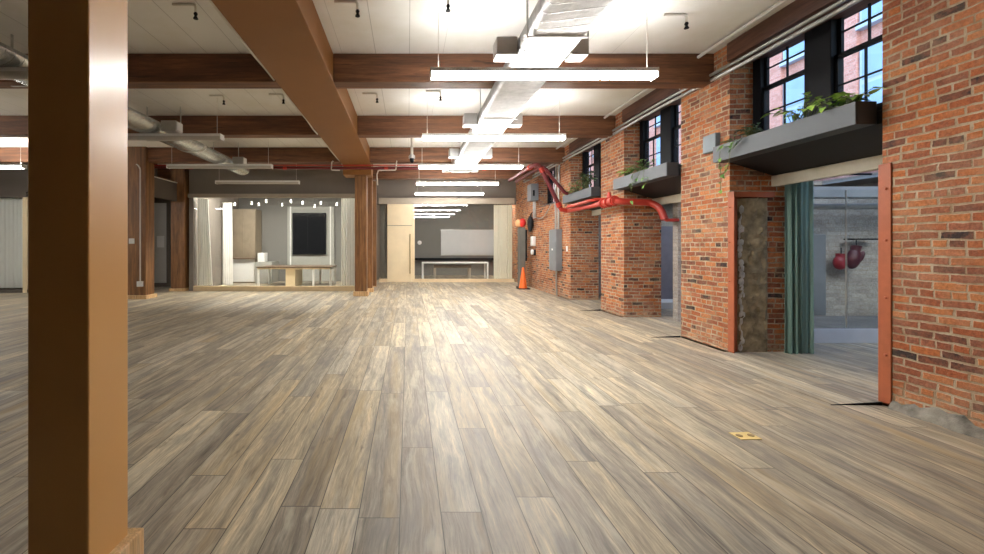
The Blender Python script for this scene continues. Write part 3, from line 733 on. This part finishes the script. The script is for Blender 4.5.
def sprinkler(loc, label):
    x, y, z = loc
    t = thing('ceiling_sprinkler', loc, label, 'sprinkler', 'ceiling sprinklers')
    part('pipe', tube(B(), [(x-.25, y, z-.0135), (x, y, z-.0135), (x, y, z-.10)], .0145, 8, .04), 'offwhite', t, smooth=True)
    part('head', lathe(B(), [(.014, -.10), (.022, -.115), (.012, -.14), (.026, -.165), (.026, -.17)], (x, y, z), 10), 'black', t, smooth=True)
    return t
s0 = sprinkler((-.54, 4.5, CEIL), 'sprinkler on the ceiling right of the girder, in the nearest bay')
for loc, l in [((-.53, 7.2, CEIL), 'sprinkler on the ceiling right of the girder, in the second bay'), ((-2.3, 4.55, CEIL), 'sprinkler on the ceiling left of the girder, in the nearest bay'),
               ((-2.15, 7.25, CEIL), 'sprinkler on the ceiling close left of the girder, second bay'), ((-3.2, 7.3, CEIL), 'sprinkler on the ceiling above the spiral duct, second bay'),
               ((.55, 7.1, CEIL), 'sprinkler on the ceiling left of the foil duct, second bay'), ((.42, 4.4, CEIL), 'sprinkler on the ceiling left of the foil duct, nearest bay'),
               ((3.15, 4.75, CEIL), 'sprinkler on the ceiling between strip light and brick wall')]:
    dup(s0, loc, l)
pc = thing('ceiling_camera', (.09, 9.6, 3.33), 'small grey camera on a white rod hanging above the far floor', 'camera')
part('rod', tube(B(), [(.09, 9.6, CEIL-.004), (.09, 9.6, 3.48)], .03, 8), 'offwhite', pc, smooth=True)
part('mount', lathe(B(), [(.07, 0), (.07, .06), (.04, .09)], (.09, 9.6, 3.40), 14), 'steel', pc, smooth=True)
part('lens', lathe(B(), [(.02, -.10), (.045, -.07), (.05, 0)], (.09, 9.6, 3.40), 12), 'black', pc, smooth=True)
solo('conduit_bracket', tube(B(), [(-.30, 11.195, 3.66), (-.30, 11.02, 3.60), (-.32, 11.05, 3.40), (-.78, 11.1, 3.40), (-.86, 11.6, 3.37), (-.86, 11.9, 3.13)], .016, 8, .03), 'offwhite', 'white conduit loop on the right of the girder end', 'conduit', 'conduit loops at the girder end', smooth=True)
solo('conduit_bracket', tube(B(), [(-2.0, 11.195, 3.66), (-2.0, 11.02, 3.60), (-2.02, 11.05, 3.40), (-1.80, 11.1, 3.40)], .016, 8, .03), 'offwhite', 'white conduit loop on the left of the girder end', 'conduit', 'conduit loops at the girder end', smooth=True)

# ------------------------------------------------------------------ partition of the left meeting room
YL = 13.10
xl0, xl1 = -6.68, -1.36
wl = B(); box(wl, -6.83, -1.36, YL+.02, YL+.12, 3.0, CEIL); struct('wall_back', wl, 'wall_grey')
struct('trim_12', box(B(), xl0-.15, xl1, YL-.08, YL+.02, 2.90, 3.02, .006), 'fascia', 'taupe fascia board above the meeting room glazing')
struct('trim_13', box(B(), xl0, xl1, YL-.05, YL+.09, 0, .15, .006), 'birch_x', 'pale wood sill below the meeting room glazing')
gp = thing('window_8', (-3.9, YL, .15), 'glazed front of the left meeting room', None, None, 'structure')
for k in range(3):
    x0 = xl0+k*(xl1-xl0)/3; part('pane', box(B(), x0+.004, x0+(xl1-xl0)/3-.004, YL+.01, YL+.02, .15, 2.91), 'glass', gp)
struct('wall_meeting_left', box(B(), -6.83, -6.69, YL, 16.6, 0, CEIL), 'wall_grey')
struct('wall_meeting_right', box(B(), -1.36, -1.26, YL, 16.6, 0, CEIL), 'wall_grey')
struct('wall_meeting_back', box(B(), -6.83, -1.26, 16.6, 16.7, 0, CEIL), 'wall_room')
struct('ceiling_meeting', box(B(), -6.69, -1.36, YL+.12, 16.6, 3.5, 3.56), 'wall_room')
curtain('curtain', (-6.64, 13.24), (-6.16, 13.24), .16, 2.90, 6, .02, 'sheer', 'white sheer curtain at left end of the meeting room glazing', 1.45, 'meeting room curtains', 5)
curtain('curtain', (-6.62, 15.0), (-6.25, 15.0), .02, 2.95, 5, .035, 'sheer', 'white sheer curtain hanging further back inside the meeting room', 1.1, 'meeting room curtains', 8)
curtain('curtain', (-2.10, 13.22), (-1.44, 13.22), .16, 2.90, 8, .02, 'sheer', 'pale curtain at right end of the meeting room glazing, beside the columns', 1.0, 'meeting room curtains', 9)
# display wall
pn = thing('display_panel', (-3.85, 16.5, 0), 'pale grey wall panel behind the dark screen in the meeting room', 'wall panel')
part('board', box(B(), -4.75, -2.9, 16.53, 16.59, .02, 2.95, .006), 'wall_mid', pn)
for x in (-4.62, -3.05): part('rail', box(B(), x-.02, x+.02, 16.50, 16.53, .02, 2.95), 'white', pn)
sc = thing('wall_screen', (-3.87, 16.45, 1.09), 'large dark screen on the pale panel in the meeting room', 'screen')
part('frame', box(B(), -4.53, -3.21, 16.44, 16.49, 1.07, 2.70, .008), 'black', sc)
part('display', box(B(), -4.49, -3.25, 16.432, 16.44, 1.12, 2.66), 'screen', sc)
# table
tb = thing('meeting_table', (-3.9, 14.7, 0), 'long wood-topped table with pale frame legs in the meeting room', 'table')
part('table_top', box(B(), -5.15, -2.62, 14.25, 15.5, .655, .70, .006), 'tabletop', tb)
def frame_leg(x, y0, y1):
    b = B(); box(b, x-.03, x+.03, y0, y0+.06, 0, .655); box(b, x-.03, x+.03, y1-.06, y1, 0, .655); return box(b, x-.03, x+.03, y0, y1, .60, .655)
part('leg', frame_leg(-5.09, 14.27, 15.45), 'white', tb); part('leg', frame_leg(-3.22, 14.27, 15.45), 'white', tb)
part('leg', frame_leg(-2.68, 14.5, 15.48), 'white', tb)
part('pedestal', box(B(), -4.17, -3.85, 14.3, 15.3, 0, .655, .006), 'birch', tb)
part('rail', box(B(), -5.12, -2.64, 14.262, 14.29, .61, .655), 'birch_x', tb)
# cabinets along the left side
cbn = thing('tall_cabinet', (-6.2, 15.9, 0), 'tall taupe cabinet on the left inside the meeting room', 'cabinet')
part('body', box(B(), -6.64, -5.78, 15.9, 16.58, .0, 2.80, .006), 'cabinet', cbn)
for x0, x1 in ((-6.62, -6.22), (-6.20, -5.80)): part('door', box(B(), x0, x1, 15.88, 15.9, 1.12, 2.76, .004), 'cabinet', cbn)
part('niche', box(B(), -6.62, -5.80, 15.86, 15.9, .05, .90, .004), 'white', cbn, 'white lower front')
part('counter', box(B(), -6.64, -5.76, 15.72, 15.9, .92, .96, .004), 'tabletop', cbn)
solo('side_counter', box(B(), -5.74, -5.10, 15.75, 16.55, .0, .80, .008), 'wall_mid', 'low grey counter under the small white appliance', 'counter')
solo('white_box', box(B(), -5.66, -5.40, 15.8, 16.15, .802, 1.14, .01), 'white', 'small white appliance on the low counter beside the cabinet in the meeting room', 'appliance')
# pendant lights
PX = [-5.9, -5.5, -5.18, -4.85, -4.45, -4.08, -3.62, -3.32, -3.05, -2.46]; 
def pendant(loc, label):
    x, y, z = loc; t = thing('pendant_light', loc, label, 'pendant light', 'small pendant lights in the meeting room')
    part('shade', lathe(B(), [(.032, 0), (.034, .01), (.034, .095), (.01, .10)], loc, 12), 'white', t, smooth=True)
    part('bulb', lathe(B(), [(.026, -.003), (.029, 0)], loc, 12), 'pendant_on', t)
    part('cord', tube(B(), [(x, y, z+.10), (x, y, 3.498)], .004, 5), 'black', t)
    return t
ordn = ['first', 'second', 'third', 'fourth', 'fifth', 'sixth', 'seventh', 'eighth', 'ninth', 'last']
pd = None
for i, x in enumerate(PX):
    loc = (x, 14.3+.7*((i*37) % 10)/10, 2.78+.16*((i*53) % 7)/7); lab = 'small white pendant light over the meeting table, %s from the left' % ordn[i]
    if pd is None: pd = pendant(loc, lab)
    else:
        q = dup(pd, loc, lab)
lp = thing('added_fill_panel', (-3.9, 14.85, 3.46), 'added flat fill light, out of view, brightening the left meeting room', 'ceiling light')  # fill lamp added out of view to brighten this room and its curtains
part('frame', box(B(), -6.4, -1.7, 13.55, 14.05, 3.47, 3.499), 'white', lp); part('diffuser', box(B(), -6.36, -1.74, 13.59, 14.01, 3.462, 3.47), 'fill_on', lp)
lp2 = thing('added_fill_panel', (2.8, 16.7, 3.97), 'added flat fill light, out of view, brightening the room behind the far glazing', 'ceiling light')  # second added fill lamp, unseen, lifts the far room and cream curtain
part('frame', box(B(), 1.6, 4.0, 16.5, 16.9, 3.98, 4.03), 'white', lp2); part('diffuser', box(B(), 1.64, 3.96, 16.54, 16.86, 3.972, 3.98), 'fill_on', lp2)
# far-left glazed bay with white curtain
wl2 = B(); box(wl2, -14.0, -7.60, 12.62, 12.74, 3.0, CEIL); struct('wall_back_left', wl2, 'wall_dark')
struct('trim_14', box(B(), -14.0, -11.4, 12.56, 12.7, 0, .10, .005), 'wall_dark', 'dark sill at the far left glazing')
struct('trim_15', box(B(), -11.52, -11.40, 12.55, 12.70, 0, 3.0, .005), 'birch', 'pale wood jamb at the far left glazing')
struct('trim_16', box(B(), -14.0, -11.4, 12.54, 12.72, 2.86, 3.02, .005), 'wall_dark', 'dark header at the far left glazing')
w9 = thing('window_9', (-12.7, 12.63, .1), 'glazing at the far left edge of the room', None, None, 'structure')
part('pane', box(B(), -13.98, -11.52, 12.625, 12.635, .10, 2.87), 'glass', w9)
curtain('curtain', (-13.95, 12.85), (-11.62, 12.85), .12, 2.86, 18, .03, 'sheer', 'white curtain behind the glazing at the far left edge', 1.0, None, 12)
struct('wall_back_side', box(B(), -11.40, -9.2, 12.62, 12.74, 0, 3.0), 'wall_pale')
# passage with a door between the left columns
pw = B(); box(pw, -9.4, -8.84, 14.5, 14.6, 0, CEIL); box(pw, -8.34, -6.83, 14.5, 14.6, 0, CEIL); box(pw, -8.84, -8.34, 14.5, 14.6, 2.90, CEIL)
struct('wall_passage', pw, 'wall_dark', 'dark taupe wall at the end of the left passage')
struct('wall_passage_side', box(B(), -9.4, -9.2, 12.74, 14.5, 0, CEIL), 'wall_dark')
struct('trim_17', box(B(), -7.25, -7.15, 11.48, 13.0, 2.78, 3.34, .006), 'wall_dark', 'dark panel bridging the two left timber columns')
struct('trim_18', box(B(), -7.29, -7.13, 11.48, 13.0, 3.34, 3.365, .004), 'offwhite', 'pale capping on the dark panel between the left columns')
d2r = thing('door_2', (-8.59, 14.58, .01), 'pale door at the end of the left passage', None, None, 'structure')
part('leaf', box(B(), -8.83, -8.35, 14.60, 14.64, .12, 2.89, .004), 'wall_pale', d2r)
hd = part('handle_plate', box(B(), -8.80, -8.74, 14.585, 14.6, 1.0, 1.18, .004), 'chrome', d2r)
part('handle', tube(B(), [(-8.77, 14.59, 1.1), (-8.77, 14.55, 1.1), (-8.66, 14.55, 1.1)], .012, 8, .01), 'chrome', hd)
part('threshold', box(B(), -8.84, -8.34, 14.50, 14.7, 0, .12), 'wall_dark', d2r)
part('notice', box(B(), -8.72, -8.47, 14.592, 14.6, 1.35, 1.75), 'white', d2r, 'white sheet on the door')

# ------------------------------------------------------------------ partition of the right meeting room
YR = 16.25
xr0, xr1 = -1.12, 4.10
struct('wall_back_right', box(B(), -1.26, WX, YR+.02, YR+.12, 3.0, CEIL), 'wall_grey')
struct('trim_19', box(B(), xr0, xr1, YR-.09, YR+.02, 3.02, 3.25, .006), 'fascia', 'taupe fascia board above the birch door partition')
struct('trim_20', box(box(B(), .16, xr1, YR-.05, YR+.08, 0, .13, .006), xr0, -.805, YR-.05, YR+.08, 0, .13, .006), 'birch_x', 'pale wood sill below the birch door partition')
struct('trim_21', box(B(), .16, .26, YR-.03, YR+.06, .13, 3.02, .004), 'birch', 'birch jamb between door and glazing')
dr = thing('door_1', (-.33, YR, .01), 'tall pale birch door in the far partition', None, None, 'structure')
part('leaf', box(B(), -.80, .155, YR-.05, YR, .01, 2.18, .004), 'birch', dr)
part('top_panel', box(B(), -.80, .155, YR-.05, YR, 2.20, 3.02, .004), 'birch', dr)
part('handle', tube(B(), [(.08, YR-.05, .35), (.08, YR-.10, .35), (.08, YR-.10, 1.85), (.08, YR-.05, 1.85)], .018, 8, .02), 'bronze', dr, 'long bronze pull handle')
g2 = thing('window_10', (2.0, YR, .13), 'glazing beside the birch door', None, None, 'structure')
for x0, x1 in ((.265, 1.5), (1.505, 2.8), (2.805, 4.10)): part('pane', box(B(), x0, x1, YR+.01, YR+.02, .13, 3.03), 'glass', g2)
part('pane', box(B(), -1.10, -.80, YR+.01, YR+.02, .13, 3.03), 'glass', g2)
curtain('curtain', (-1.08, YR+.12), (-.80, YR+.12), .13, 3.0, 4, .03, 'greycloth', 'narrow grey curtain left of the birch door', 1.0, None, 20)
curtain('curtain', (3.34, YR+.12), (4.06, YR+.12), .13, 3.02, 8, .02, 'creamcloth', 'cream curtain at the brick wall end of the birch door partition', 1.0, None, 21)
struct('wall_far_room', box(B(), -1.26, WX, 20.0, 20.1, 0, CEIL), 'wall_room')
struct('wall_far_room_left', box(B(), -1.36, -1.26, 16.6, 20.0, 0, CEIL), 'wall_grey')
wbd = thing('whiteboard', (2.9, 19.95, .95), 'large whiteboard on the back wall behind the far glazing', 'whiteboard')
part('board', box(B(), 1.57, 4.15, 19.96, 19.995, .98, 2.16, .004), 'whiteboard', wbd)
fr = B(); box(fr, 1.55, 4.17, 19.95, 19.99, .95, .98); box(fr, 1.55, 4.17, 19.95, 19.99, 2.16, 2.18); part('frame', fr, 'chrome', wbd)
solo('wall_ledge', box(B(), .0, 4.17, 19.6, 19.99, .74, .84, .006), 'black', 'long dark ledge below the whiteboard', 'ledge')
wt = thing('work_table', (2.0, 18.0, 0), 'long narrow table with white frame behind the far glazing', 'table')
part('table_top', box(B(), .60, 3.40, 17.75, 18.45, .66, .71, .006), 'white', wt)
for x in (.63, 3.37):
    for y in (17.78, 18.42): part('leg', box(B(), x-.03, x+.03, y-.03, y+.03, 0, .66), 'white', wt)
bn = thing('bench', (1.95, 18.2, 0), 'wooden bench tucked under the white-framed table', 'bench')
part('seat', box(B(), 1.10, 2.72, 18.05, 18.40, .46, .58, .006), 'tabletop', bn)
for x in (1.16, 2.66): part('leg', box(B(), x-.05, x+.05, 18.08, 18.37, 0, .46), 'fascia', bn)
solo('wall_clock', lathe(B(), [(.10, 0), (.10, -.03), (.085, -.035)], (.55, 19.99, 1.56), 20, 'y'), 'white', 'small white round dial on the back wall behind the far glazing', 'clock', smooth=True)

# ------------------------------------------------------------------ along the far brick wall
ep = thing('electrical_cabinet', (4.09, 11.5, .72), 'tall grey electrical cabinet on the brick wall', 'electrical cabinet')
part('body', box(B(), 4.01, WX-.002, 11.38, 11.92, .72, 1.86, .01), 'panel_grey', ep)
dd = part('door', box(B(), 3.995, 4.01, 11.42, 11.78, .98, 1.52, .004), 'panel_grey', ep)
part('latch', box(B(), 3.985, 3.995, 11.58, 11.66, 1.28, 1.33), 'white', dd)
part('side_flange', box(B(), 4.02, WX-.002, 11.92, 11.97, .74, 1.84, .004), 'panel_teal', ep)
for y in (11.5, 11.72): part('conduit', tube(B(), [(4.12, y, 1.85), (4.12, y, 3.0), (4.14, y, 3.62)], .028, 8), 'conduit', ep, smooth=True)
part('conduit', tube(B(), [(4.13, 11.7, .73), (4.13, 11.7, .30), (4.15, 11.7, .02)], .022, 8), 'conduit', ep, smooth=True)
ds = thing('disconnect_box', (4.07, 13.6, 2.86), 'grey switch box high on the brick wall above the black bag', 'switch box')
part('body', box(B(), 3.93, WX-.002, 13.42, 13.85, 2.86, 3.40, .012), 'panel_grey', ds)
part('lever', box(B(), 3.99, 4.04, 13.38, 13.42, 3.0, 3.18, .004), 'black', ds)
for y in (13.55, 13.72): part('conduit', tube(B(), [(4.1, y, 2.87), (4.1, y, 2.3)], .024, 8), 'conduit', ds, smooth=True)
solo('drooping_cable', tube(B(), [(4.11, 13.5-.12*k, 2.32+.28*(k/12)**1.6-.22*math.sin(math.pi*k/12)*.6) for k in range(13)], .014, 6), 'conduit', 'thin cable sagging along the brick wall from the switch box', 'cable', smooth=True)
gpst = thing('utility_post', (3.85, 14.15, 0), 'tall narrow grey-green locker standing at the brick wall behind the cone', 'locker')
part('body', box(B(), 3.73, 3.93, 14.05, 14.3, .0, 2.02, .01), 'post_grey', gpst)
part('foot', box(B(), 3.69, 3.97, 14.01, 14.34, 0, .03, .005), 'black', gpst)
part('edge_strip', box(B(), 3.93, 3.99, 14.06, 14.2, .9, 1.95, .006), 'black', gpst)
hc = thing('hard_hat', (3.79, 14.15, 2.03), 'red and pale orange rounded cap on top of the grey-green locker', 'cap')
b = B(); bmesh.ops.create_uvsphere(b, u_segments=16, v_segments=10, radius=1, matrix=Matrix.Translation((3.85, 14.12, 2.18)) @ Matrix.Diagonal((.11, .13, .15, 1))); part('red_shell', b, 'signal', hc, 'red side', smooth=True)
b = B(); bmesh.ops.create_uvsphere(b, u_segments=14, v_segments=10, radius=1, matrix=Matrix.Translation((3.72, 14.16, 2.17)) @ Matrix.Diagonal((.10, .11, .14, 1))); part('pale_shell', b, 'yellow', hc, 'pale orange side', smooth=True)
bg = thing('black_bag', (4.08, 13.9, 1.9), 'black bag hanging on the brick wall right of the red cap', 'bag')
b = B(); bmesh.ops.create_uvsphere(b, u_segments=16, v_segments=12, radius=1, matrix=Matrix.Translation((4.075, 14.0, 2.14)) @ Matrix.Diagonal((.09, .16, .27, 1))); part('body', b, 'blackcloth', bg, smooth=True)
part('strap', tube(B(), [(4.08, 13.93, 2.36), (4.11, 13.97, 2.50), (4.165, 14.0, 2.52), (4.11, 14.03, 2.49), (4.08, 14.07, 2.36)], .014, 6), 'blackcloth', bg)
solo('paper_dispenser', box(B(), 4.06, WX, 13.72, 13.94, 1.40, 1.72, .02), 'white', 'white dispenser on the brick wall below the black bag', 'dispenser')
rd = thing('wall_device', (4.12, 13.8, 1.15), 'small round white and black device below the white dispenser', 'device')
part('back', box(B(), 4.12, WX-.002, 13.7, 13.95, 1.10, 1.28, .02), 'black', rd)
part('face', lathe(B(), [(.085, 0), (.085, -.06), (.05, -.075)], (4.12, 13.83, 1.2), 16, 'x'), 'white', rd, smooth=True)
cone = thing('traffic_cone', (3.76, 13.72, 0), 'orange traffic cone on the floor at the far brick wall', 'cone')
part('base', box(B(), 3.57, 3.95, 13.53, 13.91, 0, .03, .01), 'black', cone, 'dark base of the cone')
part('body', lathe(B(), [(.14, .03), (.125, .08), (.035, .68), (.028, .70), (.015, .70)], (3.76, 13.72, 0), 20), 'orange', cone, smooth=True)
solo('light_switch', box(B(), WX-.02, WX-.001, 10.98, 11.06, 1.26, 1.40, .004), 'white', 'small white switch on the brick edge right of the electrical cabinet', 'switch')
solo('junction_box', box(B(), WX-.07, WX, 5.62, 5.86, 2.68, 2.92, .008), 'box_blue', 'blue-grey junction box high on the pier between two planters', 'junction box')

fp = thing('floor_outlet', (2.48, 3.09, 0), 'yellow brass outlet plate set in the floor', 'floor outlet')
R = Matrix.Translation((2.48, 3.09, 0)) @ Matrix.Rotation(.06, 4, 'Z')
b = B(); box(b, -.078, .078, -.058, .058, .0005, .006, .002); bmesh.ops.transform(b, matrix=R, verts=b.verts[:]); part('plate', b, 'brass', fp)
b = B()
for dx in (-.045, .045): lathe(b, [(.022, .006), (.022, .009), (.018, .0095)], (dx, 0, 0), 14)
bmesh.ops.transform(b, matrix=R, verts=b.verts[:]); part('cover_cap', b, 'bronze', fp)

# ------------------------------------------------------------------ plants
def leaf(bm, base, d, up, size, width=.62):
    d = d.normalized(); s = d.cross(up)
    if s.length < .05: s = Vector((1, 0, 0))
    s.normalize(); n = s.cross(d).normalized()
    prof = [(0, .12), (.12, .42), (.35, .5), (.65, .34), (.88, .13), (1.0, .0)]
    mid = []; lf = []; rt = []
    for t, w in prof:
        c = base+d*size*t - n*size*.22*t*t
        mid.append(bm.verts.new(c))
        lf.append(bm.verts.new(c+s*size*width*w+n*size*.08*w*2)); rt.append(bm.verts.new(c-s*size*width*w+n*size*.08*w*2))
    for i in range(len(prof)-1):
        bm.faces.new((mid[i], mid[i+1], lf[i+1], lf[i])); bm.faces.new((mid[i], rt[i], rt[i+1], mid[i+1]))
def plant(kind, loc, label, n, spread, height, size, mat, vines=(), width=.62, seed=1, group=None, droop=.5):
    rnd = random.Random(seed); x, y, z = loc
    t = thing(kind, loc, label, 'plant', group)
    lb = B(); sb = B()
    for i in range(n):
        a = rnd.uniform(0, 2*math.pi); r = rnd.uniform(.15, 1)*spread; h = rnd.uniform(.35, 1)*height
        tip = Vector((x+max(-.16, min(.12, math.cos(a)*r*.6)), y+math.sin(a)*r, z+h))
        tube(sb, [(x+rnd.uniform(-.03, .03), y+rnd.uniform(-.3, .3)*spread, z-.03), (Vector(loc)+tip)/2+Vector((0, 0, h*.3)), tip], .0035, 5)
        d = Vector((math.cos(a)-.5, math.sin(a), rnd.uniform(-droop, .5)))
        leaf(lb, tip, d, Vector((0, 0, 1)), size*rnd.uniform(.7, 1.25), width)
    for v in vines:
        pts = rounded(v, .06, 3); tube(sb, pts, .0035, 5)
        L = len(pts)
        for i in range(2, L):
            if rnd.random() < .75:
                p = pts[i]; d = Vector((rnd.uniform(-1, .1), rnd.uniform(-1, 1), rnd.uniform(-.9, .1)))
                leaf(lb, p, d, Vector((-.4, 0, 1)), size*rnd.uniform(.6, 1.05), width)
    part('foliage', lb, mat, t, smooth=True); part('stems', sb, 'stem', t, smooth=True)
    return t
zp = 2.66; xp = 4.07
def pt(X, py_, y): return (X, y, EYE+(246-py_)*y/420)
plant('trailing_pothos', (xp, 5.25, zp), 'trailing vine hanging from the far end of the nearest planter', 6, .14, .10, .07, 'leaf_mid',
      [[(4.0, 5.30, 2.70), (3.955, 5.32, 2.66), (3.95, 5.33, 2.45), (3.95, 5.30, 2.27), (3.95, 5.31, 2.10)], [(4.0, 5.12, 2.71), (3.955, 5.14, 2.66), (3.95, 5.18, 2.36), (3.95, 5.26, 2.30)], [(4.0, 4.9, 2.74), (3.95, 5.0, 2.66), (3.95, 5.12, 2.57), (3.95, 5.2, 2.64)]], seed=4)
plant('bushy_plant', (xp, 4.98, zp), 'dark bushy plant in the far half of the nearest planter', 46, .17, .16, .07, 'leaf_dark', (), .5, seed=5)
plant('pothos', (xp, 4.35, zp), 'bright green pothos in the middle of the nearest planter', 30, .36, .24, .10, 'leaf_bright',
      [[(4.02, 4.3, 2.72), (3.97, 4.15, 2.80), (3.96, 4.0, 2.72)]], seed=6)
plant('pothos', (xp, 3.86, zp), 'bright green pothos at the near end of the nearest planter, by the brick pier', 26, .20, .16, .10, 'leaf_bright', (), seed=7)
plant('trailing_pothos', (xp, 7.35, zp), 'green pothos trailing over the front of the second planter', 40, .42, .20, .10, 'leaf_mid',
      [[(4.0, 7.4, 2.72), (3.955, 7.4, 2.66), (3.95, 7.42, 2.45), (3.95, 7.44, 2.20)], [(4.0, 7.1, 2.72), (3.955, 7.08, 2.6), (3.95, 7.0, 2.40), (3.95, 6.9, 2.52)], [(4.0, 7.2, 2.72), (3.955, 7.25, 2.58), (3.95, 7.3, 2.5)]], seed=8)
plant('pothos', (xp, 7.85, zp), 'small bright pothos at the far end of the second planter', 14, .12, .20, .11, 'leaf_bright', (), seed=9)
plant('leafy_plant', (xp, 9.55, zp), 'tall dark leafy plant in the near half of the third planter', 52, .34, .42, .12, 'leaf_dark', (), .5, seed=10)
plant('leafy_plant', (xp, 10.15, zp), 'loose mid-green plant in the middle of the third planter', 30, .28, .30, .09, 'leaf_mid', (), .5, seed=11)
plant('pothos', (xp, 10.70, zp), 'small bright green plant at the far end of the third planter', 20, .14, .18, .10, 'leaf_bright', (), seed=12)

# ------------------------------------------------------------------ across the street
bd = thing('brick_building', (11.0, 16.0, 0), 'pink brick building with pale blue windows across the street', 'building')
FX = 9.8
part('wall', box(B(), FX+.25, FX+3, 3.0, 34.0, 0, 14), 'brick_facade', bd)
k = 0
y = 3.82
while y < 27:
    part('pilaster', box(B(), FX+.15, FX+.25, y-.20, y+.20, 0, 14), 'brick_facade', bd)
    for z0 in (3.3, 6.3, 9.3):
        w = part('window', box(B(), FX+.18, FX+.25, y+.24, y+1.66, z0, z0+2.5), 'trimwhite', bd)
        g = B()
        for (q0, q1) in ((y+.30, y+.92), (y+.98, y+1.60)):
            for r0 in (.06, .90, 1.74): box(g, FX+.165, FX+.18, q0, q1, z0+r0, z0+r0+.74)
        part('pane', g, 'sky_glass', w)
        part('sill', box(B(), FX+.08, FX+.25, y+.24, y+1.66, z0-.14, z0), 'trimwhite', bd)
    y += 1.9
struct('ground_street', box(B(), 9.2, 30, -5, 40, -.3, -.1), 'conduit')

# ------------------------------------------------------------------ daylight
w = bpy.data.worlds.new('World'); scene.world = w; w.use_nodes = True
nt = w.node_tree; nt.nodes.clear()
sky = nt.nodes.new('ShaderNodeTexSky'); sky.sky_type = 'NISHITA'; sky.sun_disc = False
sky.sun_elevation = math.radians(38); sky.sun_rotation = math.radians(200); sky.air_density = 1.3; sky.dust_density = 1.5
bgd = nt.nodes.new('ShaderNodeBackground'); bgd.inputs[1].default_value = 1.0
wo = nt.nodes.new('ShaderNodeOutputWorld')
mxn = nt.nodes.new('ShaderNodeMix'); mxn.data_type = 'RGBA'; mxn.inputs[0].default_value = .45; mxn.inputs[7].default_value = (1.0, 1.1, 1.22, 1)
nt.links.new(sky.outputs[0], mxn.inputs[6]); nt.links.new(mxn.outputs[2], bgd.inputs[0]); nt.links.new(bgd.outputs[0], wo.inputs[0])

# ------------------------------------------------------------------ camera
cam = bpy.data.cameras.new('Camera'); co = bpy.data.objects.new('Camera', cam); C.objects.link(co)
co.location = (0, 0, EYE); co.rotation_euler = (math.radians(90), 0, 0)
cam.sensor_width = 36; cam.lens = 36*420/984
cam.shift_x = (492-408)/984; cam.shift_y = -(277-246)/984
cam.clip_start = .05; cam.clip_end = 200
scene.camera = co
vs = scene.view_settings
vs.view_transform = 'Standard'; vs.look = 'None'; vs.gamma = 1.0; vs.use_curve_mapping = False; vs.exposure = 0.15
scene.cycles.max_bounces = 8; scene.cycles.diffuse_bounces = 5; scene.cycles.transparent_max_bounces = 16
scene.cycles.sample_clamp_indirect = 6.0
